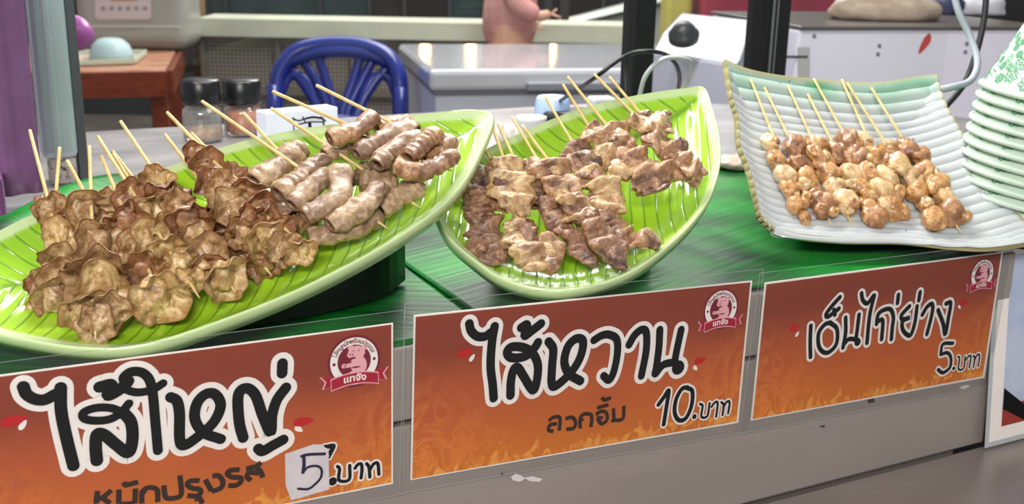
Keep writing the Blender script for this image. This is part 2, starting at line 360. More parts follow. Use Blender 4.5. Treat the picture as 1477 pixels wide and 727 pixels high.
def glaze(name, kind):
    m = bpy.data.materials.new(name); m.use_nodes = True; nt = m.node_tree; N = nt.nodes; L = nt.links; b = N['Principled BSDF']
    b.inputs['Roughness'].default_value = .16; b.inputs['Coat Weight'].default_value = .5; b.inputs['Coat Roughness'].default_value = .05
    uvn = N.new('ShaderNodeUVMap'); uvn.uv_map = 'uv'; s = N.new('ShaderNodeSeparateXYZ'); L.new(uvn.outputs[0], s.inputs[0])
    def math_(op, a, b_=None, c=None):
        n = N.new('ShaderNodeMath'); n.operation = op
        for i, v in enumerate((a, b_, c)):
            if v is None: continue
            if isinstance(v, (int, float)): n.inputs[i].default_value = v
            else: L.new(v, n.inputs[i])
        return n.outputs[0]
    rim = N.new('ShaderNodeAttribute'); rim.attribute_name = 'rim'
    ns = N.new('ShaderNodeTexNoise'); ns.inputs['Scale'].default_value = 14; ns.inputs['Detail'].default_value = 2; L.new(uvn.outputs[0], ns.inputs['Vector'])
    def mixc(f, a, c):
        n = N.new('ShaderNodeMix'); n.data_type = 'RGBA'
        if isinstance(f, (int, float)): n.inputs[0].default_value = f
        else: L.new(f, n.inputs[0])
        for i, v in ((6, a), (7, c)):
            if isinstance(v, tuple): n.inputs[i].default_value = (*v, 1)
            else: L.new(v, n.inputs[i])
        return n.outputs[2]
    if kind == 'leaf':
        ab = math_('ABSOLUTE', s.outputs[1])
        wob = math_('MULTIPLY', math_('SUBTRACT', ns.outputs[0], .5), .012)
        t = math_('ADD', math_('MULTIPLY_ADD', ab, -.75, s.outputs[0]), wob)
        fr = math_('FRACT', math_('MULTIPLY', t, 1/.0128))
        tri = math_('ABSOLUTE', math_('SUBTRACT', fr, .5))          # 0 at vein
        vein = math_('SUBTRACT', 1., math_('SMOOTHSTEP', tri, .0, .10)) if False else None
        r = N.new('ShaderNodeValToRGB'); r.color_ramp.elements[0].position = .0; r.color_ramp.elements[0].color = (1, 1, 1, 1)
        r.color_ramp.elements[1].position = .10; r.color_ramp.elements[1].color = (0, 0, 0, 1)
        e = r.color_ramp.elements.new(.045); e.color = (.75, .75, .75, 1); L.new(tri, r.inputs[0])
        mr = N.new('ShaderNodeValToRGB'); mr.color_ramp.elements[0].color = (1, 1, 1, 1); mr.color_ramp.elements[1].color = (0, 0, 0, 1)
        mr.color_ramp.elements[0].position = .0007; mr.color_ramp.elements[1].position = .0022; L.new(ab, mr.inputs[0])
        vm = math_('MAXIMUM', r.outputs[0], mr.outputs[0])
        base = mixc(ns.outputs[0], lin(128, 190, 18), lin(186, 222, 60))
        c = mixc(math_('MULTIPLY', vm, .62), base, lin(62, 125, 10))
        c = mixc(rim.outputs['Fac'], c, lin(205, 226, 168))
        L.new(c, b.inputs['Base Color'])
        bp = N.new('ShaderNodeBump'); bp.inputs['Distance'].default_value = .0006; bp.inputs['Strength'].default_value = .8; bp.invert = True
        L.new(math_('MULTIPLY', r.outputs[0], math_('SUBTRACT', 1., rim.outputs['Fac'])), bp.inputs['Height']); L.new(bp.outputs[0], b.inputs['Normal'])
    else:
        gr = N.new('ShaderNodeAttribute'); gr.attribute_name = 'groove'
        n2 = N.new('ShaderNodeTexNoise'); n2.inputs['Scale'].default_value = 26; n2.inputs['Detail'].default_value = 4; L.new(uvn.outputs[0], n2.inputs['Vector'])
        base = mixc(n2.outputs[0], lin(168, 171, 177), lin(194, 201, 199))
        rr = N.new('ShaderNodeValToRGB'); rr.color_ramp.elements[0].position = .50; rr.color_ramp.elements[1].position = .62; L.new(ns.outputs[0], rr.inputs[0])
        gcol = mixc(rr.outputs[0], lin(128, 148, 150), lin(74, 128, 102))
        c = mixc(math_('MULTIPLY', gr.outputs['Fac'], math_('MULTIPLY_ADD', ns.outputs[0], 1.6, .1)), base, gcol)
        back = N.new('ShaderNodeAttribute'); back.attribute_name = 'back'
        c = mixc(math_('MULTIPLY', back.outputs['Fac'], rr.outputs[0]), c, lin(70, 150, 110))
        c = mixc(math_('MULTIPLY', back.outputs['Fac'], .45), c, lin(120, 175, 140))
        c = mixc(rim.outputs['Fac'], c, lin(158, 150, 106))
        n3 = N.new('ShaderNodeTexNoise'); n3.inputs['Scale'].default_value = 150; L.new(uvn.outputs[0], n3.inputs['Vector'])
        r3 = N.new('ShaderNodeValToRGB'); r3.color_ramp.elements[0].position = .74; r3.color_ramp.elements[1].position = .76; L.new(n3.outputs[0], r3.inputs[0])
        c = mixc(math_('MULTIPLY', r3.outputs[0], .85), c, lin(50, 48, 44))
        L.new(c, b.inputs['Base Color'])
    return m

def floor_prof(r, d, wall=.45):
    """height below the rim plane for radial fraction r"""
    t = np.clip((1-r)/wall, 0, 1)
    return -d*(1-(1-t)**2.2)
def leaf_plate(name, label, pl, outline, tip, tail, depth, m, off=(0, 0), foot=True):
    O = pl.loc([pl.at(x, y) for x, y in outline])[:, :2]
    # resample closed outline smoothly
    Q = np.vstack([O[-1:], O, O[:1], O[1:2]]); n = len(O); out = []
    for k in range(260):
        t = k/260*n; i = int(t); f = t-i
        a, b, c, d = [Q[(i+j) % (n+3)] for j in range(4)]
        if i+3 >= n+3: d = O[1]
        out.append(.5*((2*b)+(-a+c)*f+(2*a-5*b+4*c-d)*f*f+(-a+3*b-3*c+d)*f**3))
    O = np.array(out)
    c = O.mean(0)+np.array(off)
    nr = 80; rr = np.linspace(0, 1, nr)**.8
    A = c[0]+np.multiply.outer(rr, O[:, 0]-c[0]); B = c[1]+np.multiply.outer(rr, O[:, 1]-c[1])
    H = np.repeat(floor_prof(rr, depth)[:, None], 260, 1)
    tp = pl.loc(pl.at(*tip))[:2]; tl = pl.loc(pl.at(*tail))[:2]
    ea = nrm(np.append(tl-tp, 0))[:2]; eb = np.array([-ea[1], ea[0]])
    a = (A-tp[0])*ea[0]+(B-tp[1])*ea[1]; bb = (A-tp[0])*eb[0]+(B-tp[1])*eb[1]
    # vein relief: gentle scallops between side veins
    t = (a-.75*np.abs(bb))/.0128
    H = H+.0007*(np.abs(np.sin(np.pi*t))-.5)*np.clip((1-rr)*12, 0, 1)[:, None]
    V = pl.glob(A.ravel(), B.ravel(), H.ravel()); uv = np.stack([a.ravel(), bb.ravel()], 1)
    rimA = np.repeat(np.clip((rr-.945)/.02, 0, 1)[:, None], 260, 1).ravel()
    Fc = grid_faces(nr, 260, True)
    # lip and outside
    prof = [(1.006, .0008), (1.015, -.0012), (1.017, -.0050), (1.006, -.0125)]+[(1-.45*k/6*.93, None) for k in range(1, 7)]
    base = len(V); VV = [V]; UV = [uv]; RA = [rimA]
    for s_, h in prof:
        sc = s_ if h is not None else s_
        A2 = c[0]+(O[:, 0]-c[0])*sc; B2 = c[1]+(O[:, 1]-c[1])*sc
        h2 = h if h is not None else (floor_prof(np.array([s_]), depth)[0]-.0085)
        VV.append(pl.glob(A2, B2, np.full(260, h2))); UV.append(np.stack([(A2-tp[0])*ea[0]+(B2-tp[1])*ea[1], (A2-tp[0])*eb[0]+(B2-tp[1])*eb[1]], 1)); RA.append(np.ones(260))
    V = np.concatenate(VV); uv = np.concatenate(UV); ra = np.concatenate(RA)
    ex = grid_faces(len(prof)+1, 260, True); st = (nr-1)*260
    Fc = Fc+[[i+st for i in f] for f in ex]+[[len(V)-260+j for j in range(260)]]
    o = mesh(name, V, Fc, m, uv=uv, attr={'rim': ra}, loc=c[0]*pl.u+c[1]*pl.v+pl.o)
    return tag(o, label, 'plate'), (c, O)
ZL = .9785+.0045
P1 = Plane((150, 500), ZL+.016, .36, .50)
P2 = Plane((780, 420), ZL+.017, .42, .54)
P3 = Plane((1230, 356), ZL+.013, .36, .56)
out1 = [(707, 167), (660, 162), (600, 167), (540, 174), (480, 181), (420, 190), (360, 203), (300, 221), (250, 240), (200, 256), (140, 276), (80, 298), (40, 315), (0, 335), (-50, 362), (-85, 392), (-95, 420), (-70, 450), (-20, 474), (60, 492), (120, 500), (180, 500), (240, 488), (320, 461), (400, 430), (480, 393), (560, 349), (620, 308), (662, 268), (690, 220)]
out2 = [(1014, 128), (1026, 158), (1036, 200), (1036, 240), (1020, 288), (985, 333), (930, 378), (880, 403), (825, 417), (770, 414), (720, 398), (680, 370), (650, 343), (633, 315), (627, 290), (645, 262), (672, 238), (705, 215), (745, 196), (785, 178), (830, 161), (880, 147), (935, 136), (985, 129)]
m1 = glaze('green leaf glaze', 'leaf')
plate1, pc1 = leaf_plate('leaf_plate', 'long bright green leaf-shaped plate under the offal skewers at the left', P1, out1, (700, 172), (-90, 420), .018, m1)
plate2, pc2 = leaf_plate('leaf_plate', 'rounded bright green leaf-shaped plate under the grilled pork skewers in the middle', P2, out2, (1008, 136), (632, 292), .020, m1)
# rectangular rippled plate (Coons patch between its four wavy edges)
def plate3():
    top = [(1037, 107), (1070, 114), (1130, 121), (1200, 127), (1260, 130), (1310, 126), (1345, 126)]
    lef = [(1037, 107), (1046, 150), (1056, 178), (1060, 215), (1074, 248), (1084, 285), (1092, 316), (1112, 336)]
    bot = [(1112, 336), (1150, 346), (1220, 352), (1300, 353), (1370, 360), (1430, 362), (1500, 352)]
    rig = [(1345, 126), (1362, 165), (1385, 200), (1410, 240), (1440, 282), (1478, 325), (1500, 352)]
    E = []
    for e in (top, bot, lef, rig): E.append(spline(P3.loc([P3.at(x, y) for x, y in e])[:, :2], 141))
    T_, B_, L_, R_ = E; n = 141
    u = np.linspace(0, 1, n)[:, None, None]; v = np.linspace(0, 1, n)[None, :, None]      # u along top, v down
    C = (1-v)*T_[:, None]+v*B_[:, None]+(1-u)*L_[None]+u*R_[None]-((1-u)*(1-v)*T_[0]+u*(1-v)*T_[-1]+(1-u)*v*B_[0]+u*v*B_[-1])
    uu = u[..., 0]; vv = v[..., 0]; uu, vv = np.broadcast_arrays(uu, vv)
    edge = np.minimum(np.minimum(uu, 1-uu), np.minimum(vv, 1-vv))
    H = -.013*(1-(1-np.clip(edge/.28, 0, 1))**2)
    Pn = np.stack([C[..., 0].ravel(), C[..., 1].ravel(), np.zeros(n*n)], 1)
    ph = vv*22*2*np.pi/1.0+(wav(Pn, 5, 26, 6, 1.1)+wav(Pn*np.array([1, .3, 1]), 8, 60, 6, .5)).reshape(n, n)+np.sin(uu*3.1)*.8
    rip = np.sin(ph)
    H = H+.0019*rip*np.clip(edge*14+.35, 0, 1)
    H = H+.014*np.clip(1-np.hypot(uu*1.1, vv*1.3), 0, 1)**2+.012*np.clip(1-np.hypot((1-uu)*1.4, vv*1.3), 0, 1)**2  # raised far corners
    groove = np.clip((-rip-.0)/.8, 0, 1)
    V = P3.glob(C[..., 0].ravel(), C[..., 1].ravel(), H.ravel())
    Fc = grid_faces(n, n)[:]; Fc = [f[::-1] for f in Fc]
    rim = np.clip((.012-edge)/.008, 0, 1).ravel(); back = np.clip((.13-vv)/.1, 0, 1).ravel()
    o = mesh('rectangular_plate', V, Fc, glaze('rippled celadon glaze', 'ripple'), uv=C.reshape(-1, 2), attr={'rim': rim, 'groove': groove.ravel(), 'back': back}, loc=P3.o)
    md = o.modifiers.new('thick', 'SOLIDIFY'); md.thickness = .0055; md.offset = -1
    md = o.modifiers.new('soft', 'BEVEL'); md.width = .0018; md.segments = 2; md.limit_method = 'ANGLE'; md.angle_limit = 1.0
    return tag(o, 'white and celadon rippled rectangular plate under the chicken cartilage skewers', 'plate')
plate3()
# added black risers: prop the plates and stand in for the shade beneath
propm = mat('black plastic', lin(22, 24, 24), .35)
def riser(pl, pc, sc, shift, h, label):
    """added black riser, dark in place of shade: the plate's outline shrunk, top parallel to the plate, walls straight down to the leaf"""
    c, O = pc; O = O[::6]; n = len(O); A = c+(O-c)*sc+np.array(shift)
    T = pl.glob(A[:, 0], A[:, 1], np.full(n, h)); B = T.copy(); B[:, 2] = .9835; T[:, 2] = np.maximum(T[:, 2], .9850)
    V = np.concatenate([B, T]); Fc = [list(range(n))[::-1], list(range(n, 2*n))]+[[i, (i+1) % n, (i+1) % n+n, i+n] for i in range(n)]
    return tag(mesh('shade_riser', V, Fc, propm, smooth=False), label, 'riser')
riser(P1, pc1, .56, (.02, .012), -.027, 'added black riser under the long leaf plate, standing in for shade beneath its raised right end')
riser(P2, pc2, .60, (0, .02), -.030, 'added black riser under the rounded leaf plate')
q3 = P3.loc([P3.at(*p) for p in [(1037, 107), (1345, 126), (1490, 345), (1112, 336)]])[:, :2]
q3 = np.concatenate([np.linspace(q3[i], q3[(i+1) % 4], 12, endpoint=False) for i in range(4)])
riser(P3, (q3.mean(0), np.repeat(q3, 6, 0)), .6, (0, .01), -.026, 'added black riser under the rectangular plate')

# ================================================================== FOOD
bamboo = mat('bamboo', lin(226, 200, 140), .5, col2=lin(205, 172, 108), nscale=120, stretch=(1, 1, .3))
def meat_mat(name, a, b, c, dark, rough=.32, scale=90, coat=.5, rim_crease_col=None):
    """cooked meat: three-tone mottling, char specks, glossy marinade"""
    m = bpy.data.materials.new(name); m.use_nodes = True; nt = m.node_tree; N = nt.nodes; L = nt.links; s = N['Principled BSDF']; scale = scale*1.9
    s.inputs['Roughness'].default_value = rough; s.inputs['Coat Weight'].default_value = coat; s.inputs['Coat Roughness'].default_value = .14
    s.inputs['Subsurface Weight'].default_value = .06; s.inputs['Subsurface Radius'].default_value = (.004, .002, .001); s.inputs['Subsurface Scale'].default_value = 1
    g = N.new('ShaderNodeNewGeometry')
    n = N.new('ShaderNodeTexNoise'); n.inputs['Scale'].default_value = scale; n.inputs['Detail'].default_value = 9; n.inputs['Roughness'].default_value = .74
    n.inputs['Distortion'].default_value = .6
    L.new(g.outputs['Position'], n.inputs['Vector'])
    r = N.new('ShaderNodeValToRGB'); r.color_ramp.elements[0].position = .37; r.color_ramp.elements[0].color = (*a, 1)
    r.color_ramp.elements[1].position = .62; r.color_ramp.elements[1].color = (*c, 1); e = r.color_ramp.elements.new(.5); e.color = (*b, 1)
    L.new(n.outputs[0], r.inputs[0])
    n2 = N.new('ShaderNodeTexNoise'); n2.inputs['Scale'].default_value = scale*.6; n2.inputs['Detail'].default_value = 8; n2.inputs['Roughness'].default_value = .7
    L.new(g.outputs['Position'], n2.inputs['Vector'])
    r2 = N.new('ShaderNodeValToRGB'); r2.color_ramp.elements[0].position = .57; r2.color_ramp.elements[1].position = .70; L.new(n2.outputs[0], r2.inputs[0])
    mx = N.new('ShaderNodeMix'); mx.data_type = 'RGBA'; mx.inputs[7].default_value = (*dark, 1); L.new(r2.outputs[0], mx.inputs[0]); L.new(r.outputs[0], mx.inputs[6])
    last = mx.outputs[2]
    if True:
        rim_crease_col = rim_crease_col or tuple(v*.75 for v in dark)
        at = N.new('ShaderNodeAttribute'); at.attribute_name = 'edge'  # edge mask: browned rims, plus crease shade painted into the colour
        m2 = N.new('ShaderNodeMix'); m2.data_type = 'RGBA'; m2.inputs[7].default_value = (*rim_crease_col, 1); L.new(at.outputs['Fac'], m2.inputs[0]); L.new(last, m2.inputs[6]); last = m2.outputs[2]
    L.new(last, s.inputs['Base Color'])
    n3 = N.new('ShaderNodeTexNoise'); n3.inputs['Scale'].default_value = scale*1.7; n3.inputs['Detail'].default_value = 8; n3.inputs['Roughness'].default_value = .7; L.new(g.outputs['Position'], n3.inputs['Vector'])
    bp = N.new('ShaderNodeBump'); bp.inputs['Distance'].default_value = .0014; bp.inputs['Strength'].default_value = 1; L.new(n3.outputs[0], bp.inputs['Height']); L.new(bp.outputs[0], s.inputs['Normal']); 
    b2 = N.new('ShaderNodeBump'); b2.inputs['Distance'].default_value = .0003; L.new(n3.outputs[0], b2.inputs['Height']); L.new(b2.outputs[0], s.inputs['Coat Normal'])
    return m
ruf1 = meat_mat('marinated intestine', lin(138, 100, 62), lin(188, 150, 104), lin(226, 198, 152), lin(108, 70, 40), .26, 80, .7, lin(150, 102, 58))
ruf2 = meat_mat('dark marinated intestine', lin(122, 78, 50), lin(160, 112, 74), lin(190, 146, 104), lin(92, 54, 34), .24, 80, .8, lin(128, 74, 40))
ruf3 = meat_mat('golden intestine', lin(160, 120, 70), lin(212, 178, 120), lin(240, 216, 164), lin(130, 90, 50), .28, 80, .6, lin(168, 118, 66))
tubm = meat_mat('boiled gut', lin(142, 110, 82), lin(182, 148, 112), lin(210, 180, 142), lin(120, 84, 60), .34, 90, .5, lin(118, 84, 62))
tubm2 = meat_mat('brown gut', lin(142, 96, 58), lin(182, 134, 86), lin(208, 166, 116), lin(108, 66, 40), .30, 80, .6, lin(108, 68, 44))
tubin = mat('gut inside', lin(112, 72, 54), .5, col2=lin(72, 44, 34), nscale=200)
pork = meat_mat('grilled pork', lin(142, 96, 66), lin(180, 134, 96), lin(212, 172, 130), lin(96, 58, 44), .34, 90, .5)
pork2 = meat_mat('fatty grilled pork', lin(166, 120, 78), lin(204, 166, 116), lin(230, 204, 156), lin(140, 90, 60), .32, 85, .55)
pork3 = meat_mat('charred grilled pork', lin(112, 70, 50), lin(152, 108, 80), lin(196, 154, 118), lin(70, 42, 38), .34, 100, .6)
cart = meat_mat('glazed cartilage', lin(158, 100, 48), lin(196, 142, 78), lin(222, 180, 120), lin(130, 72, 32), .22, 75, .8)
cart2 = meat_mat('pale cartilage', lin(190, 148, 92), lin(218, 182, 128), lin(232, 208, 168), lin(160, 108, 56), .2, 70, .8)
cart3 = meat_mat('dark glazed cartilage', lin(132, 78, 42), lin(166, 112, 66), lin(196, 146, 96), lin(92, 50, 30), .24, 80, .8)

_bm = bmesh.new(); bmesh.ops.create_icosphere(_bm, subdivisions=4, radius=1)
ICO = np.array([v.co[:] for v in _bm.verts]); ICOF = [[v.index for v in f.verts] for f in _bm.faces]; _bm.free()

def lump(c, ax, ext, seed, amp=.16, freq=3.2):
    """knobbly lump"""
    q = ICO.copy(); d = 1+wav(q, seed, freq, 8, amp)+wav(q, seed+1, freq*2.6, 8, amp*.42)+np.abs(wav(q, seed+2, freq*5, 8, amp*.2))
    global CREASE; CREASE = np.clip(.15-(d-1)*2.2+wav(q, seed+4, freq*1.6, 6, .2), 0, .8)  # low spots of the lump darker: shade put into the colour
    q = np.sign(q)*np.abs(q)**.92*d[:, None]
    return np.asarray(c)+q[:, :1]*ax[0]*ext[0]+q[:, 1:2]*ax[1]*ext[1]+q[:, 2:]*ax[2]*ext[2], ICOF

def ribbon(P, w, th, n, seed, lob=.2, wavy=.2, nc=34, ns=56):
    """thick wavy strip of meat along a path: P points, w half width, th half thickness, n plate normal"""
    P = spline(P, ns); s = np.linspace(0, 1, ns); rs = np.random.RandomState(seed)
    L_ = np.linalg.norm(np.diff(P, axis=0), axis=1).sum(); w = np.interp(s, np.linspace(0, 1, len(np.atleast_1d(w))), np.atleast_1d(w))
    k1 = rs.uniform(0, 6.28, 6); nl = L_/(.016)
    wl = w*(1+lob*np.sin(s*nl*2*np.pi*.45+k1[0])+lob*.5*np.sin(s*nl*2*np.pi*1.1+k1[1]))
    wr = w*(1+lob*np.sin(s*nl*2*np.pi*.5+k1[2])+lob*.5*np.sin(s*nl*2*np.pi*1.2+k1[3]))
    end = np.sqrt(np.clip(1-np.abs(2*s-1)**4.5, 0, 1))*.96+.02
    T, B, Nn = frames(P, n)
    a = np.linspace(0, 2*np.pi, nc, endpoint=False); ca = np.cos(a); sa = np.sin(a)
    side = np.where(ca[None] > 0, wl[:, None], wr[:, None])*ca[None]*end[:, None]
    thk = th*(1+.25*np.sin(s*nl*6.28*1.2+k1[4]))[:, None]*sa[None]*end[:, None]
    fold = wavy*th*np.sin(s[:, None]*nl*6.28*.75+k1[5]+side/np.mean(w)*1.4)
    V = P[:, None]+B[:, None]*side[..., None]+Nn[:, None]*(thk+fold)[..., None]
    V = V.reshape(-1, 3); C = np.repeat(P, nc, 0); dirn = V-C; q = V/.010
    dd = wav(q, seed+3, 1.8, 8, .12)+wav(q, seed+4, 5, 8, .10)-np.abs(wav(q, seed+5, 7, 10, .13))+np.abs(wav(q, seed+10, 14, 12, .06))+wav(q, seed+9, 22, 12, .03)+.06
    V = V+dirn*dd[:, None]+np.asarray(n)*(wav(q, seed+6, 3.2, 8, .0008)[:, None])
    e = np.clip(.25-dd*3.2+wav(q, seed+8, 3, 6, .22), 0, .85)  # painted shade: dips of the strip darkened, with random variation
    Fc = grid_faces(ns, nc, True)+[list(range(nc))[::-1], [(ns-1)*nc+j for j in range(nc)]]
    return V, Fc, e

def gut(P, r, n, seed, ns=56, nc=36, flat=.72):
    """piece of hollow gut: open puckered ends"""
    P = spline(P, ns); T, B, Nn = frames(P, n); s = np.linspace(0, 1, ns)
    a = np.linspace(0, 2*np.pi, nc, endpoint=False); rs = np.random.RandomState(seed); k = rs.uniform(0, 6.28, 4)
    R_ = r*(1+.07*np.sin(s*9+k[0])+.05*np.sin(s*21+k[1])); R_ = R_*(1-.16*np.exp(-((s)/.05)**2)-.16*np.exp(-((1-s)/.05)**2))
    pts = P[:, None]+(B[:, None]*np.cos(a)[None, :, None]+Nn[:, None]*np.sin(a)[None, :, None]*flat)*R_[:, None, None]
    V = pts.reshape(-1, 3); C = np.repeat(P, nc, 0); q = V/.010
    dd = wav(q, seed+3, 1.4, 8, .11)+wav(q, seed+4, 4.0, 8, .06)-np.abs(wav(q, seed+5, 5, 8, .07))+wav(q, seed+6, 12, 10, .03)-.12*np.abs(np.sin(np.repeat(s, nc)*26+wav(q, seed+7, 1.5, 5, 1.2)))*(wav(q, seed+8, .8, 5, 1.) > .1)
    V = C+(V-C)*(1+dd)[:, None]; ed = np.clip(.15-dd*3.0+wav(q, seed+12, 2.2, 6, .2), 0, .8).reshape(ns, nc)  # wrinkles of the gut darkened, their shade held in the colour
    outer = V.reshape(ns, nc, 3)
    def ring(src, c, sc, shift): return c+(src-c)*sc+shift
    st = [ring(outer[0], P[0], .80, T[0]*-.0012), ring(outer[0], P[0], .58, T[0]*.001), ring(outer[0], P[0], .50, T[0]*r*.9), ring(outer[0], P[0], .1, T[0]*r*1.2)][::-1]
    en = [ring(outer[-1], P[-1], .80, T[-1]*.0012), ring(outer[-1], P[-1], .58, T[-1]*-.001), ring(outer[-1], P[-1], .50, -T[-1]*r*.9), ring(outer[-1], P[-1], .1, -T[-1]*r*1.2)]
    allr = st+list(outer)+en
    V = np.concatenate(allr); m_ = len(allr); Fc = grid_faces(m_, nc, True)+[list(range(nc))[::-1], [(m_-1)*nc+j for j in range(nc)]]
    fm = [1 if (f[0]//nc < 2 or f[0]//nc >= m_-4) else 0 for f in Fc[:-2]]+[1, 1]
    ed = np.concatenate([np.full((4, nc), .8), ed, np.full((4, nc), .8)]).ravel()
    return V, Fc, fm, ed

def ruffle(c, w, R, seed, cup=.45, ruff=.16, k=None, gap=None, n=None, asp=1.):
    """ruffled cup of sliced intestine, opening towards w"""
    rs = np.random.RandomState(seed); w = nrm(w); u = nrm(np.cross(w, rs.normal(size=3))); v = np.cross(w, u)
    k = k or rs.choice([3, 4, 5]); nr, na = 16, 56
    rho = np.linspace(.06, 1, nr)[:, None]; th = np.linspace(0, 2*np.pi, na, endpoint=False)[None]
    ph = rs.uniform(0, 6.28, 6)
    rr = R*(1+.10*np.sin(2*th+ph[0])+.09*np.sin(k*th+ph[1])+.05*np.sin((2*k+1)*th+ph[2]))*rho
    z = R*(cup*rho**2.2+ruff*rho**2*np.sin(k*th+ph[3])+ruff*.55*rho**3*np.sin((2*k+1)*th+ph[4])-.10*np.clip(rho-.85, 0, 1)/.15*np.abs(np.sin(th*1.5+ph[5])))
    x = rr*np.cos(th)*asp; y = rr*np.sin(th)
    A = np.asarray(c)+x[..., None]*u+y[..., None]*v+z[..., None]*w
    q = A.reshape(-1, 3)/.010
    A = A+(w*(wav(q, seed+3, 2.0, 8, .0011)+wav(q, seed+4, 5, 8, .0007)-np.abs(wav(q, seed+5, 9, 8, .0005)))[:, None]).reshape(nr, na, 3)
    tk = .0022*(1-.35*rho)[..., None]
    Bm = A-w*tk
    V = np.concatenate([A.reshape(-1, 3), Bm.reshape(-1, 3)]); o = nr*na
    Fc = [f for f in grid_faces(nr, na, True)]+[[i+o for i in f[::-1]] for f in grid_faces(nr, na, True)]
    Fc += [[(nr-1)*na+(j+1) % na, (nr-1)*na+j, (nr-1)*na+j+o, (nr-1)*na+(j+1) % na+o] for j in range(na)]
    Fc += [[j, (j+1) % na, (j+1) % na+o, j+o] for j in range(na)]
    e = np.clip((rho-.78)/.22, 0, 1)*np.ones((1, na)); nz = np.clip(wav(q, seed+9, 3.0, 8, .45)-.15, 0, .8); e = np.maximum(e.ravel()*.85, nz)
    return V, Fc, np.concatenate([e, e])

def stick(pl, a, b, ha, hb, parent, r=.0013, name='bamboo_stick'):
    A = pl.at(a[0], a[1], ha); B = pl.at(b[0], b[1], hb)
    L_ = B-A; P = np.array([A, A+L_*.02, A+L_*.5, A+L_*.94, B]); rr = np.array([r*.9, r, r, r*.95, r*.25])
    T = nrm(L_); up = (1, 0, 0) if abs(T[0]) < .8 else (0, 0, 1)
    V, Fc = tube(P, rr, 10, up)
    return mesh(name, V, Fc, bamboo, parent), A, B

# ---- plate 1, left: skewers of ruffled intestine.  each: label, butt, tip, h butt, h tip, pieces (x, y, r px, h, tone, cup)
def on_stick(a, b, ha, hb, x, y):
    d = np.array(b, float)-np.array(a, float); t = np.clip(np.dot(np.array([x, y])-np.array(a), d)/np.dot(d, d), 0, 1); return ha+(hb-ha)*t
GA = 'marinated intestine skewers'
SK1 = [
 ('ruffled intestine skewer nearest the left end, under a flat brown curl', (43, 188), (112, 452), .016, -.006,
  [(70, 286, 25, .006, 2, 0), (82, 310, 31, .002, 1, .4), (92, 342, 30, .002, 3, .5), (84, 378, 30, 0, 1, .5), (92, 405, 34, -.004, 1, .4), (75, 432, 30, -.008, 1, .4), (112, 398, 26, -.004, 2, .4)]),
 ('intestine skewer whose short stick end stands upright left of the first curls', (86, 213), (70, 420), .010, -.012,
  [(98, 322, 24, -.006, 2, .4), (62, 412, 24, -.010, 2, .3), (66, 440, 26, -.012, 3, .3)]),
 ('intestine skewer with its stick crossing behind the upright stick at far left', (97, 232), (200, 420), .010, -.012,
  [(150, 330, 26, -.006, 2, .4), (162, 372, 26, -.010, 1, .3), (172, 405, 26, -.011, 2, .3)]),
 ('foremost intestine skewer, three big open cups ending in a lumpy tip', (129, 211), (138, 489), .020, .000,
  [(130, 308, 36, .008, 1, .3), (138, 352, 38, .012, 1, .6), (136, 402, 46, .012, 1, .55), (148, 416, 38, .012, 3, .5), (122, 446, 34, .004, 3, .4), (152, 452, 34, .006, 1, .5), (138, 470, 30, .003, 1, .3)]),
 ('intestine skewer ending in a wide ring-shaped curl with the stick through it', (146, 225), (236, 440), .016, .000,
  [(170, 300, 32, .006, 1, .4), (186, 332, 38, .008, 2, .5), (200, 366, 36, .006, 1, .4), (205, 398, 36, .002, 2, .5), (230, 430, 40, .004, 3, .65), (208, 444, 20, -.002, 1, .4)]),
 ('pale golden intestine skewer laid diagonally with a folded triangular end', (141, 197), (288, 430), .022, .004,
  [(192, 290, 30, .010, 2, .4), (208, 312, 32, .012, 3, .4), (226, 340, 36, .012, 3, .5), (246, 366, 30, .010, 3, .5), (262, 396, 34, .008, 3, .4), (270, 408, 24, .006, 3, .3)]),
 ('intestine skewer lying behind the golden one, only its thin stick end free', (163, 222), (265, 385), .012, -.006,
  [(215, 300, 26, -.002, 1, .4), (236, 322, 26, -.002, 1, .4), (262, 345, 28, -.004, 1, .4)]),
 ('intestine skewer with a row of round open cups facing forward', (174, 175), (340, 422), .022, -.002,
  [(226, 262, 26, .014, 3, .7), (242, 282, 30, .014, 2, .4), (258, 302, 28, .012, 1, .4), (272, 322, 32, .014, 2, .7), (284, 346, 26, .010, 1, .4), (297, 364, 29, .012, 1, .8), (306, 388, 26, .006, 2, .5), (322, 402, 34, .006, 3, .7)]),
 ('intestine skewer with its short stick just behind the upright long stick', (162, 218), (300, 395), .008, -.010,
  [(250, 330, 24, -.006, 2, .4), (276, 372, 26, -.010, 2, .4), (246, 400, 26, -.010, 2, .4)]),
 ('reddish brown intestine skewer climbing over the plate edge with ringed curls', (241, 162), (446, 376), .026, .002,
  [(284, 224, 20, .022, 2, .6), (300, 234, 24, .020, 2, .4), (304, 262, 24, .016, 2, .3), (322, 276, 28, .016, 1, .5), (340, 298, 32, .014, 1, .4), (356, 322, 28, .012, 2, .4), (350, 338, 26, .008, 1, .5), (386, 346, 33, .010, 3, .6), (410, 360, 28, .008, 1, .5), (434, 362, 22, .006, 3, .7)]),
 ('dark intestine skewer hidden beneath the reddish one, short stick at its left', (238, 194), (392, 398), .012, -.006,
  [(312, 300, 24, .000, 2, .4), (330, 330, 26, -.002, 2, .4), (322, 350, 24, -.006, 2, .5), (350, 366, 28, -.004, 2, .4), (376, 386, 26, -.006, 2, .3)]),
 ('dark glossy intestine skewer running along the middle of the long plate', (276, 192), (432, 352), .018, .000,
  [(336, 256, 22, .012, 2, .3), (352, 278, 26, .010, 2, .4), (374, 300, 24, .008, 2, .4), (382, 322, 24, .006, 2, .4), (402, 332, 24, .004, 2, .4)]),
]
seed = 100
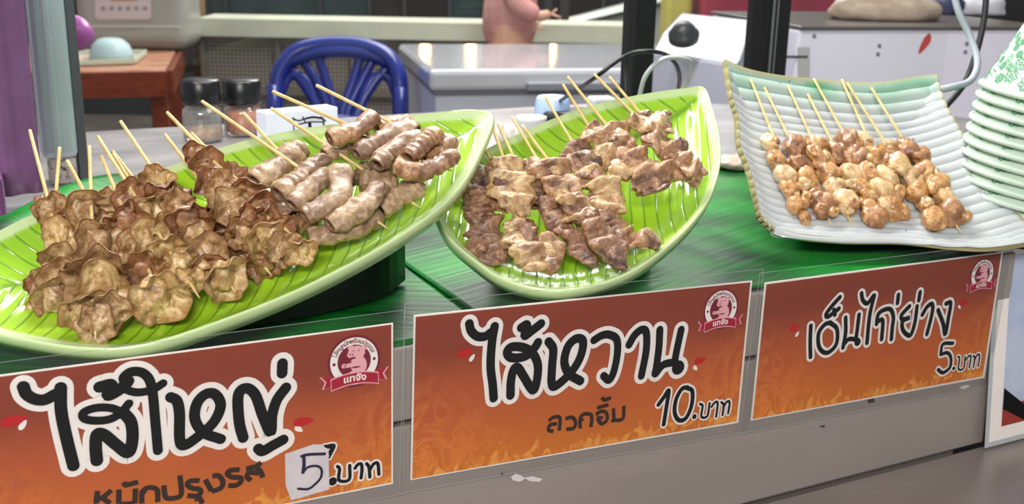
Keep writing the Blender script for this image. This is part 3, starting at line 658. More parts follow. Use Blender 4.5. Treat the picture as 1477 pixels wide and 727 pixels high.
PXM = lambda p: F0/np.dot(p-CAM, CF)      # pixels per metre at a point
for lab, a, b, ha, hb, pcs in SK1:
    t = thing('intestine_skewer', lab, 'skewer', P1.at(b[0], b[1], hb), GA)
    s, A, B = stick(P1, a, b, ha, hb, t)
    tip = nrm(B-A); toc = nrm(CAM-P1.at(220, 350))
    for (x, y, rp_, h, tone, cup) in pcs:
        seed += 11; c = P1.at(x, y, h); R = rp_/PXM(c)*1.02
        rs = np.random.RandomState(seed)
        w = tip*.55+toc*.75+rs.normal(size=3)*.28 if cup > 0 else P1.n+rs.normal(size=3)*.2
        V, Fc, e = ruffle(c-nrm(w)*R*.25, w, R, seed, cup or .15, .15+.12*rs.rand(), asp=1 if cup else .8)
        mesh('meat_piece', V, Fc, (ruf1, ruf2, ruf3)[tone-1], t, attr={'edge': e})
        if rs.rand() < .75:      # inner lining bunched in the cup
            ax = np.array([nrm(np.cross(w, P1.u)), nrm(np.cross(w, np.cross(w, P1.u))), nrm(w)])
            V, Fc = lump(c-nrm(w)*R*.18+rs.normal(size=3)*R*.12, ax, (R*.62, R*.5, R*.3), seed+5, .2, 3.5)
            mesh('meat_piece', V, Fc, (ruf1, ruf2, ruf3)[tone-1], t, attr={'edge': CREASE})

# ---- plate 1, right: skewers of tubular gut
GB = 'boiled gut skewers'
SK2 = [
 ('gut skewer highest on the plate, one stiff tube sticking up at its left', (456, 123), (602, 196), .034, .016,
  [([(476, 200), (508, 188), (540, 168)], 16, .024, 2), ([(546, 188), (570, 182), (600, 190)], 17, .012, 2)]),
 ('gut skewer with thick glossy brown folds at the right and its tip poking out', (393, 132), (652, 247), .030, .004,
  [([(515, 222), (552, 202), (590, 184)], 17, .018, 1), ([(545, 238), (572, 214), (606, 196)], 17, .018, 1), ([(572, 238), (612, 246), (656, 222)], 17, .016, 2), ([(590, 226), (612, 206), (630, 190)], 15, .022, 2), ([(616, 232), (640, 214), (648, 198)], 15, .012, 2)]),
 ('gut skewer lying across the middle of the pile behind the arched tube', (391, 156), (606, 300), .024, -.004,
  [([(470, 224), (500, 210), (528, 204)], 15, .010, 1), ([(505, 262), (530, 246), (560, 236)], 15, .002, 1), ([(520, 262), (545, 262), (572, 262)], 19, .004, 1), ([(546, 302), (576, 282), (606, 266)], 17, .000, 1)]),
 ('gut skewer with four plump tubes and one strongly arched tube in front', (291, 146), (560, 330), .026, -.002,
  [([(402, 280), (432, 258), (468, 228)], 17, .012, 1), ([(420, 294), (448, 272), (474, 250)], 16, .012, 1), ([(440, 312), (468, 298), (488, 280), (494, 244)], 18, .014, 1), ([(476, 324), (510, 306), (532, 292), (548, 268)], 18, .010, 1)]),
 ('lowest gut skewer, tubes pressed along the front rim of the long plate', (351, 163), (520, 345), .018, -.008,
  [([(368, 262), (396, 244), (434, 214)], 20, .008, 1), ([(385, 286), (402, 300), (420, 312)], 16, -.006, 2), ([(412, 320), (436, 318), (452, 302)], 16, -.006, 2), ([(446, 342), (484, 336), (520, 324), (546, 308)], 17, -.002, 1)]),
]
for lab, a, b, ha, hb, pcs in SK2:
    t = thing('gut_skewer', lab, 'skewer', P1.at(b[0], b[1], hb), GB)
    stick(P1, a, b, ha, hb, t)
    for path, rp_, h, tone in pcs:
        seed += 13; P = np.array([P1.at(x, y, h) for x, y in path]); R = rp_/PXM(P[0])
        V, Fc, fm, ed = gut(P, R*1.12, P1.n, seed)
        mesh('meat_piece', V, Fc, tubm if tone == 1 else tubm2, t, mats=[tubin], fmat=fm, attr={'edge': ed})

# ---- plate 2: grilled pork
GC = 'grilled pork skewers'
SK3 = [
 ('leftmost pork skewer, charred strip lowest at the left rim', (684, 228), (708, 384), .012, -.008,
  [([(690, 254), (688, 278), (696, 302)], 25, 6.5, .000, 3), ([(688, 310), (702, 342), (710, 378)], 27, 7, -.006, 3)]),
 ('pork skewer with pale crusty meat, second from the left rim', (697, 212), (745, 290), .014, -.002,
  [([(716, 246), (722, 274), (734, 300)], 26, 6, .002, 3)]),
 ('pork skewer of broad yellowish pieces ending at the front rim', (709, 179), (786, 396), .022, -.004,
  [([(728, 232), (736, 262), (748, 300)], 30, 7, .010, 2), ([(748, 318), (758, 350), (778, 386)], 27, 7, .002, 2), ([(790, 340), (794, 362), (796, 388)], 16, 6, .000, 1)]),
 ('pork skewer partly hidden behind the broad yellowish one', (718, 178), (790, 330), .016, -.004,
  [([(754, 240), (762, 262), (772, 292)], 22, 6, .000, 1)]),
 ('slim dark pork skewer lying low between two larger ones', (738, 168), (866, 382), .020, -.006,
  [([(776, 284), (800, 312), (826, 344), (856, 378)], 17, 6, -.002, 3), ([(766, 238), (772, 255), (780, 275)], 18, 6, .002, 3)]),
 ('long twisted pork skewer pointing to the lower right, widest at its top', (753, 181), (908, 386), .026, -.002,
  [([(788, 234), (798, 252), (808, 272)], 26, 6.5, .012, 1), ([(808, 272), (830, 294), (846, 312)], 22, 7.5, .012, 2), ([(842, 308), (862, 336), (898, 382)], 20, 7.5, .006, 3)]),
 ('curled pork skewer whose browned end turns up at the right', (786, 139), (900, 330), .024, .000,
  [([(826, 214), (842, 232), (852, 254)], 24, 6.5, .010, 3), ([(842, 252), (868, 276), (878, 306)], 28, 7, .008, 2), ([(862, 304), (886, 330), (912, 348), (946, 346)], 18, 7, .002, 1)]),
 ('pork skewer with smooth striped meat in the middle of the rounded plate', (812, 122), (880, 232), .030, .006,
  [([(856, 184), (872, 196), (892, 204)], 24, 6.5, .018, 1), ([(868, 214), (886, 226), (906, 232)], 24, 6.5, .016, 2)]),
 ('pork skewer ending in a broad grey-brown folded slab', (819, 111), (948, 272), .030, .004,
  [([(878, 188), (894, 204), (908, 218)], 22, 6, .012, 1), ([(904, 232), (930, 250), (956, 268)], 33, 7, .014, 1)]),
 ('pork skewer farthest back, a small browned strip near the plate tip', (857, 107), (985, 236), .034, .004,
  [([(912, 178), (934, 178), (960, 182)], 18, 6, .014, 2), ([(934, 204), (958, 206), (980, 220)], 26, 6.5, .008, 1), ([(972, 226), (990, 242), (1008, 246)], 19, 7, .006, 1)]),
 ('pork skewer at the back whose stick leans on its neighbour', (879, 111), (1004, 258), .030, .000,
  [([(930, 170), (944, 176), (960, 172)], 15, 6, .006, 3), ([(964, 222), (984, 246), (1004, 258)], 18, 6.5, .000, 1)]),
]
pk = (pork, pork2, pork3)
for lab, a, b, ha, hb, pcs in SK3:
    t = thing('pork_skewer', lab, 'skewer', P2.at(b[0], b[1], hb), GC)
    stick(P2, a, b, ha, hb, t, .0012)
    for path, wp, tp, h, tone in pcs:
        seed += 17; P = np.array([P2.at(x, y, .35*h+.65*on_stick(a, b, ha, hb, x, y)+.0025) for x, y in path]); k = PXM(P[0])
        e0 = nrm(P[0]-P[1]); e1 = nrm(P[-1]-P[-2]); P = np.vstack([P[0]+e0*9/k, P[1:-1], P[-1]+e1*9/k])
        V, Fc, e = ribbon(P, wp/k*1.0, tp/k*1.5, P2.n, seed, .16, .45)
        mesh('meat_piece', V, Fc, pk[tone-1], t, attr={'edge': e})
        rs = np.random.RandomState(seed)       # knobs of fat and folded edges along the strip
        for j in range(3):
            q = spline(P, 12)[rs.randint(1, 11)]+np.cross(P2.n, nrm(P[-1]-P[0]))*rs.uniform(-.75, .75)*wp/k+P2.n*.0015
            ax = np.array([nrm(P[-1]-P[0]), np.cross(P2.n, nrm(P[-1]-P[0])), P2.n]); z = rs.uniform(.30, .48)*wp/k
            V, Fc = lump(q, ax, (z*1.5, z, z*.62), seed+j, .14, 2.8)
            mesh('meat_piece', V, Fc, pk[(tone-1+(j == 0)) % 3], t, attr={'edge': CREASE})

# ---- plate 3: chicken cartilage
GD = 'grilled chicken cartilage skewers'
SK4 = [
 ('cartilage skewer at the left edge, pale knobs ending in a pinkish tail', (1083, 115), (1166, 322), .016, -.006,
  [(1112, 208, 13, 2), (1119, 230, 14, 1), (1131, 252, 15, 2), (1140, 274, 15, 1), (1148, 296, 14, 1), (1160, 314, 10, 1)]),
 ('cartilage skewer with a dark browned knob at its top, second from the left edge', (1101, 123), (1201, 328), .008, -.006,
  [(1145, 214, 17, 3), (1152, 238, 17, 3), (1164, 262, 17, 1), (1170, 284, 16, 3), (1190, 300, 18, 3)]),
 ('cartilage skewer ending in one yellow knob with a thin wooden tip', (1136, 123), (1230, 328), .010, -.006,
  [(1176, 208, 16, 1), (1184, 228, 17, 1), (1194, 250, 16, 1), (1205, 270, 15, 2), (1222, 292, 19, 2)]),
 ('cartilage skewer with a shorter free stick in the middle of the plate', (1165, 136), (1262, 325), .008, -.006,
  [(1206, 222, 15, 3), (1222, 226, 14, 3), (1226, 250, 17, 2), (1242, 274, 17, 1), (1252, 298, 16, 1), (1258, 314, 18, 3)]),
 ('cartilage skewer starting highest with a square brown knob', (1174, 114), (1288, 322), .012, -.004,
  [(1224, 203, 17, 3), (1240, 228, 17, 3), (1252, 252, 15, 1), (1268, 276, 17, 2), (1284, 298, 18, 1)]),
 ('cartilage skewer crossing sticks with its right neighbour', (1214, 115), (1300, 305), .012, -.004,
  [(1246, 206, 14, 2), (1262, 228, 17, 1), (1276, 256, 16, 2), (1292, 282, 15, 1), (1300, 306, 12, 1)]),
 ('cartilage skewer of long pale pieces ending in a smooth amber lump', (1222, 120), (1356, 330), .014, -.003,
  [(1282, 214, 13, 1), (1296, 238, 18, 2), (1314, 256, 16, 2), (1322, 276, 15, 1), (1334, 294, 14, 1), (1346, 316, 18, 1)]),
 ('rightmost cartilage skewer with a charred twig-like bit and a dark end knob', (1257, 127), (1386, 336), .014, -.003,
  [(1310, 218, 17, 3), (1326, 226, 15, 3), (1336, 250, 17, 1), (1350, 268, 17, 1), (1362, 286, 15, 2), (1370, 306, 19, 3)]),
]
ck = (cart, cart2, cart3)
for lab, a, b, ha, hb, pcs in SK4:
    t = thing('cartilage_skewer', lab, 'skewer', P3.at(b[0], b[1], hb), GD)
    s, A, B = stick(P3, a, b, ha, hb, t, .0012); L_ = nrm(B-A)
    for i, (x, y, rp_, tone) in enumerate(pcs):
        seed += 7; rs = np.random.RandomState(seed); h = on_stick(a, b, ha, hb, x, y)+.0015; c = P3.at(x, y, h); k = PXM(c); R = rp_/k
        ang = rs.uniform(-.6, .6); e1 = L_*math.cos(ang)+np.cross(P3.n, L_)*math.sin(ang); e1 = nrm(e1-P3.n*np.dot(e1, P3.n)); e2 = np.cross(P3.n, e1)
        V, Fc = lump(c, np.array([e1, e2, P3.n]), (R*1.2, R*.92, R*.85), seed, .15, 2.7)
        mesh('meat_piece', V, Fc, ck[tone-1], t, attr={'edge': CREASE})
        for j in range(2):
            d = e1*rs.uniform(-.7, .7)+e2*rs.uniform(-.7, .7)+P3.n*rs.uniform(.1, .5); z = R*rs.uniform(.38, .55)
            V, Fc = lump(c+d*R, np.array([e1, e2, P3.n]), (z*1.3, z, z), seed+j+1, .18, 2.6)
            mesh('meat_piece', V, Fc, ck[(tone-1+j) % 3], t, attr={'edge': CREASE})
    if lab.startswith('rightmost'):
        for p, q in (((1306, 212), (1318, 200)), ((1358, 262), (1366, 252)), ((1360, 268), (1370, 261))):
            V, Fc = rod(P3.at(*p, .004), P3.at(*q, .008), .0011, 8, .0006); mesh('charred_bit', V, Fc, mat('char', lin(60, 42, 34), .5), t)

# ================================================================== PRICE SIGNS
ink = mat('black ink', lin(12, 11, 13), .4, spec=.2); white = mat('white print', lin(240, 232, 228), .35); red = mat('red print', lin(190, 18, 28), .35)
brownink = mat('dark brown ink', lin(48, 26, 18), .4); crimson = mat('crimson print', lin(168, 14, 48), .4); pink = mat('pink print', lin(232, 170, 178), .4)
wine = mat('wine print', lin(120, 20, 44), .4); bluepen = mat('blue pen ink', lin(28, 18, 62), .4)
card = mat('card white edge', lin(236, 228, 222), .4)
sleeve = thin_clear('laminate film', (.96, .97, .965), -.03, .015, .12)
def flame_mat():
    m = bpy.data.materials.new('flame print'); m.use_nodes = True; nt = m.node_tree; N = nt.nodes; L = nt.links; b = N['Principled BSDF']; b.inputs['Roughness'].default_value = .3
    uvn = N.new('ShaderNodeUVMap'); uvn.uv_map = 'uv'; s = N.new('ShaderNodeSeparateXYZ'); L.new(uvn.outputs[0], s.inputs[0])
    n0 = N.new('ShaderNodeTexNoise'); n0.inputs['Scale'].default_value = 2.2; n0.inputs['Detail'].default_value = 4; n0.inputs['Distortion'].default_value = 1; L.new(uvn.outputs[0], n0.inputs['Vector'])
    ma = N.new('ShaderNodeMath'); ma.operation = 'MULTIPLY_ADD'; ma.inputs[1].default_value = .45; L.new(n0.outputs[0], ma.inputs[0]); L.new(s.outputs[1], ma.inputs[2])
    r = N.new('ShaderNodeValToRGB'); els = r.color_ramp.elements
    els[0].position = .2; els[0].color = (*lin(206, 112, 28), 1); els[1].position = 1.18; els[1].color = (*lin(138, 56, 34), 1)
    els[1].position = 1.0
    e = els.new(.55); e.color = (*lin(190, 92, 40), 1); e = els.new(.8); e.color = (*lin(170, 76, 40), 1); L.new(ma.outputs[0], r.inputs[0])
    # flames: ridged noise, strong near bottom and the two sides
    mp = N.new('ShaderNodeMapping'); mp.inputs['Scale'].default_value = (5.5, 1.6, 1); L.new(uvn.outputs[0], mp.inputs[0])
    n1 = N.new('ShaderNodeTexNoise'); n1.inputs['Scale'].default_value = 2.0; n1.inputs['Detail'].default_value = 5; n1.inputs['Distortion'].default_value = 2.2; L.new(mp.outputs[0], n1.inputs['Vector'])
    a1 = N.new('ShaderNodeMath'); a1.operation = 'SUBTRACT'; a1.inputs[1].default_value = .5; L.new(n1.outputs[0], a1.inputs[0])
    a2 = N.new('ShaderNodeMath'); a2.operation = 'ABSOLUTE'; L.new(a1.outputs[0], a2.inputs[0])
    rr = N.new('ShaderNodeValToRGB'); rr.color_ramp.elements[0].color = (1, 1, 1, 1); rr.color_ramp.elements[1].color = (0, 0, 0, 1); rr.color_ramp.elements[1].position = .09; L.new(a2.outputs[0], rr.inputs[0])
    # weight = clamp(|x-.5|*1.6 - .2 - y*.6) + bottom band
    w1 = N.new('ShaderNodeMath'); w1.operation = 'SUBTRACT'; w1.inputs[1].default_value = .5; L.new(s.outputs[0], w1.inputs[0])
    w2 = N.new('ShaderNodeMath'); w2.operation = 'ABSOLUTE'; L.new(w1.outputs[0], w2.inputs[0])
    w3 = N.new('ShaderNodeMath'); w3.operation = 'MULTIPLY_ADD'; w3.inputs[1].default_value = 1.7; w3.inputs[2].default_value = -.12; L.new(w2.outputs[0], w3.inputs[0])
    w4 = N.new('ShaderNodeMath'); w4.operation = 'MULTIPLY_ADD'; w4.inputs[1].default_value = -.9; L.new(s.outputs[1], w4.inputs[0]); L.new(w3.outputs[0], w4.inputs[2]); w4.use_clamp = True
    w5 = N.new('ShaderNodeMath'); w5.operation = 'MULTIPLY'; L.new(w4.outputs[0], w5.inputs[0]); L.new(rr.outputs[0], w5.inputs[1])
    mx = N.new('ShaderNodeMix'); mx.data_type = 'RGBA'; L.new(w5.outputs[0], mx.inputs[0]); L.new(r.outputs[0], mx.inputs[6]); mx.inputs[7].default_value = (*lin(236, 140, 60), 1)
    # pale sparks at the very bottom
    mp2 = N.new('ShaderNodeMapping'); mp2.inputs['Scale'].default_value = (15, 4, 1); L.new(uvn.outputs[0], mp2.inputs[0])
    n2 = N.new('ShaderNodeTexNoise'); n2.inputs['Scale'].default_value = 1.6; n2.inputs['Detail'].default_value = 4; n2.inputs['Distortion'].default_value = 1.5; L.new(mp2.outputs[0], n2.inputs['Vector'])
    y1 = N.new('ShaderNodeMath'); y1.operation = 'MULTIPLY_ADD'; y1.inputs[1].default_value = -1.2; y1.inputs[2].default_value = .06; L.new(s.outputs[1], y1.inputs[0])
    y2 = N.new('ShaderNodeMath'); y2.operation = 'ADD'; L.new(y1.outputs[0], y2.inputs[0]); L.new(n2.outputs[0], y2.inputs[1])
    r4 = N.new('ShaderNodeValToRGB'); r4.color_ramp.elements[0].position = .53; r4.color_ramp.elements[1].position = .66; L.new(y2.outputs[0], r4.inputs[0])
    k = N.new('ShaderNodeMath'); k.operation = 'MULTIPLY'; k.inputs[1].default_value = .6; L.new(r4.outputs[0], k.inputs[0])
    mx2 = N.new('ShaderNodeMix'); mx2.data_type = 'RGBA'; L.new(k.outputs[0], mx2.inputs[0]); L.new(mx.outputs[2], mx2.inputs[6]); mx2.inputs[7].default_value = (*lin(246, 176, 84), 1)
    L.new(mx2.outputs[2], b.inputs['Base Color'])
    return m
flame = flame_mat()
def quad(pts, off, m, name, parent, th=.0003, uv=False):
    A = [S(x, y, off) for x, y in pts]
    if th: Bk = [a-SN*th for a in A]; V = A+Bk; Fc = [[3, 2, 1, 0], [4, 5, 6, 7]]+[[i, (i+1) % 4, (i+1) % 4+4, i+4] for i in range(4)]
    else: V = A; Fc = [[3, 2, 1, 0]]
    return mesh(name, V, Fc, m, parent, smooth=False, uv=([(0, 1), (1, 1), (1, 0), (0, 0)]*(2 if th else 1)) if uv else None)
_lay = [0]
def strokes(g, paths, w, org, sc, off, round_=True, n_per=10, mi=0, halo=0):
    """brush strokes lying flat on the sign plane; w = stroke width in photograph pixels"""
    for p in paths:
        _lay[0] = (_lay[0]+1) % 40
        ww = w
        if isinstance(p, tuple) and len(p) == 2 and isinstance(p[0], list): p, ww = p
        ww = ww+halo
        P = np.array([S(org[0]+x/sc, org[1]+y/sc, off) for x, y in p]); 
        sx_ = PXM(P[0]); r = ww/2/sx_
        if len(P) == 1: P = np.vstack([P, P+SX*1e-5])
        n = max(2, (len(P)-1)*n_per); C = spline(P, n) if len(P) > 2 else spline(P, 2)
        T = np.gradient(C, axis=0); T /= np.linalg.norm(T, axis=1)[:, None]; B = np.cross(SN, T)
        lift = (np.linspace(0, 1, len(C))*1.2e-5+_lay[0]*2.5e-6)[:, None]*SN
        V = np.empty((len(C)*2, 3)); V[0::2] = C+B*r+lift; V[1::2] = C-B*r+lift
        g.add(V, [[2*i, 2*i+1, 2*i+3, 2*i+2] for i in range(len(C)-1)], mi)
        if round_:
            for c_, l in ((C[0], lift[0]), (C[-1], lift[-1])):
                a = np.linspace(0, 2*np.pi, 16, endpoint=False)
                g.add(c_+l*1.05+SX*np.cos(a)[:, None]*r+SZ*np.sin(a)[:, None]*r, [list(range(16))], mi)
    return g
# lettering traced as pen strokes: (origin, scale) of the tracing, then strokes
def lettering(parent, groups, off):
    gw = G(); gb = G()
    for org, sc, w, paths, halo in groups:
        if halo: strokes(gw, paths, w, org, sc, off+.0001, halo=halo)
        strokes(gb, paths, w, org, sc, off+.0003)
    if gw.n: gw.out('white_outline', white, parent, smooth=False)
    gb.out('black_lettering', ink, parent, smooth=False)
A1 = ((0, 500), 3.636); A2 = ((200, 500), 3.636)
s1 = [
 ([(122, 210), (140, 250), (185, 276), (235, 278), (290, 250)]), ([(318, 215), (320, 330), (342, 450), (385, 625)]),
 ([(508, 598), (502, 530), (508, 462), (545, 462), (610, 515), (672, 556), (694, 490), (688, 400), (650, 348)]),
 ([(650, 348), (580, 322), (500, 322), (440, 345), (440, 375), (490, 388), (570, 382), (630, 350), (676, 298)], 12.5),
 ([(522, 212), (585, 200), (565, 255), (620, 230), (660, 195), (672, 180)]),
 ([(672, 190), (648, 165), (690, 132), (755, 142), (795, 210), (815, 400), (828, 545)], 14.5), ([(650, 185), (655, 220), (720, 240), (800, 225), (855, 192)], 12.5)]
s1b = [
 ([(168, 265), (200, 285), (214, 350), (215, 480), (235, 518), (300, 480), (390, 400), (430, 310), (400, 250), (350, 250), (305, 300), (295, 380), (340, 450), (430, 485)]),
 ([(548, 478), (528, 400), (520, 280), (535, 230), (575, 220), (615, 260), (650, 360), (692, 448), (700, 360), (725, 280), (772, 215)]),
 ([(754, 88), (752, 140)]), ([(628, 535), (650, 548), (700, 520), (758, 488)])]
A3 = ((100, 640), 4.923)
sub1 = [[(200, 335), (190, 425)], [(195, 400), (245, 375), (300, 330)], [(235, 385), (290, 425)],
        [(352, 325), (350, 425)], [(352, 430), (460, 425)], [(470, 318), (465, 425)], [(388, 272), (400, 295), (440, 285), (490, 272)],
        [(515, 425), (515, 360), (540, 320), (590, 312), (625, 335), (628, 415)], [(505, 330), (540, 355)],
        [(672, 295), (675, 340), (690, 385), (755, 385), (795, 355), (785, 225)],
        [(925, 262), (860, 265), (838, 290), (870, 315), (925, 325), (930, 355), (900, 372), (838, 368)], [(890, 395), (925, 390), (945, 425)],
        [(965, 255), (1010, 335)], [(1015, 230), (1060, 228), (1090, 270), (1075, 315), (1010, 340)],
        [(1210, 185), (1145, 190), (1122, 215), (1160, 238), (1215, 242), (1218, 270), (1185, 295), (1128, 298)],
        [(1375, 240), (1355, 195), (1320, 165), (1255, 180)], [(1345, 210), (1280, 205), (1262, 235), (1290, 262)], [(1330, 160), (1362, 132)]]
A4_ = ((400, 630), 7.494)
baht1 = [[(650, 320), (672, 350), (668, 470), (775, 462), (782, 310)], [(840, 340), (870, 300), (905, 295), (915, 350), (905, 445)], [(965, 290), (990, 330), (1000, 435)], [(1000, 360), (1040, 295), (1085, 290), (1098, 405)]]
seven = [[(500, 100), (620, 90), (560, 230)]]
B1 = ((650, 440), 4.545); B2 = ((830, 450), 5.05)
s2 = [[(122, 122), (135, 170), (175, 205), (225, 205), (262, 180)], [(288, 140), (270, 250), (262, 400), (275, 520), (282, 610)],
      [(392, 592), (395, 500), (412, 425), (440, 410), (480, 470), (535, 555), (560, 520), (572, 400), (540, 320), (480, 280), (400, 275), (370, 310), (400, 345), (490, 335), (550, 280), (572, 245)],
      [(462, 148), (500, 130), (485, 200), (530, 170), (592, 122)],
      [(642, 240), (672, 290), (665, 400), (662, 510), (690, 530), (790, 440), (850, 340), (868, 240), (825, 220), (770, 270), (745, 370), (775, 450), (850, 498)]]
s2b = [[(135, 205), (190, 172), (245, 165), (300, 200), (305, 300), (280, 430), (245, 495), (205, 465)],
       [(390, 238), (430, 170), (480, 130), (515, 150), (515, 280), (480, 465)], [(615, 130), (608, 260), (590, 400), (582, 450), (640, 385), (720, 370), (748, 390)], [(770, 130), (740, 270), (725, 350)],]
knob2 = [[(748, 405)]]
B3 = ((770, 540), 4.923)
sub2 = [[(105, 330), (140, 305), (185, 310), (180, 400)], [(165, 350), (115, 360), (105, 395), (140, 405)], [(225, 315), (270, 305), (295, 335), (285, 380), (230, 390)],
        [(330, 385), (328, 320), (350, 285), (395, 282), (412, 305), (405, 375)], [(322, 310), (350, 330)],
        [(440, 285), (480, 262), (515, 275), (520, 320), (490, 350), (468, 340), (455, 310), (490, 310)], [(448, 238), (530, 215)], [(480, 165), (505, 182), (548, 165)], [(520, 165), (512, 188)],
        [(565, 240), (568, 320), (560, 325), (630, 315), (640, 222)]]
ten = [[(885, 215), (925, 160), (958, 115), (942, 230), (922, 355)], [(1085, 95), (1125, 120), (1120, 220), (1080, 310), (1030, 325), (1000, 270), (1010, 180), (1050, 105), (1090, 92)]]
baht2 = [[(1180, 210), (1198, 225), (1190, 300), (1232, 295), (1248, 205)], [(1262, 230), (1285, 200), (1305, 205), (1295, 300)], [(1332, 198), (1348, 220), (1340, 288)], [(1345, 235), (1370, 195), (1390, 200), (1380, 275)]]
C1_ = ((1140, 400), 4.543)
s3 = [[(134, 318), (130, 420), (132, 522)], [(258, 296), (305, 340), (300, 440), (240, 495), (190, 460), (185, 370), (225, 310), (265, 298)],
      [(325, 130), (275, 185), (235, 240), (245, 258), (290, 228), (318, 205)], [(285, 212), (292, 245)],
      [(362, 265), (362, 360), (345, 460)], [(350, 440), (385, 405), (440, 410)], [(450, 245), (440, 330), (430, 400)],
      [(466, 105), (475, 150), (505, 170), (545, 120)], [(550, 120), (520, 250), (502, 430)],
      [(565, 305), (575, 245), (610, 215), (655, 210), (675, 260), (668, 330), (662, 405)], [(570, 290), (605, 285), (598, 405)],
      [(708, 115), (702, 168)],
      [(780, 190), (730, 245), (735, 275), (780, 265), (735, 290), (740, 350), (785, 380), (815, 300), (830, 190)], [(850, 98), (842, 150)],
      [(865, 245), (895, 195), (928, 175), (930, 230), (895, 372)], [(968, 215), (1000, 300), (1015, 372), (1035, 270), (1050, 170), (1020, 172)]]
knob3 = [[(440, 425)]]
five = [[(1065, 432), (1000, 438), (985, 500)], [(985, 505), (1030, 495), (1052, 530), (1045, 590), (1000, 625), (968, 605)]]
baht3 = [[(1098, 520), (1108, 530), (1102, 600), (1135, 595), (1145, 520)], [(1152, 540), (1170, 515), (1182, 522), (1172, 592)], [(1198, 515), (1208, 530), (1200, 588)], [(1205, 545), (1225, 508), (1240, 515), (1230, 582)]]

def petal(g, c, a, l, w, off, mi=0):
    """leaf-shaped dab: centre px, angle, length px, width px"""
    P0 = S(c[0], c[1], off); k = PXM(P0); t = np.linspace(0, 2*np.pi, 20, endpoint=False)
    x = np.cos(t)*l/2/k; y = np.sin(t)*w/2/k*(1-.35*np.cos(t))
    g.add(P0+np.multiply.outer(x*math.cos(a)-y*math.sin(a), SX)+np.multiply.outer(x*math.sin(a)+y*math.cos(a), SZ), [list(range(20))], mi)

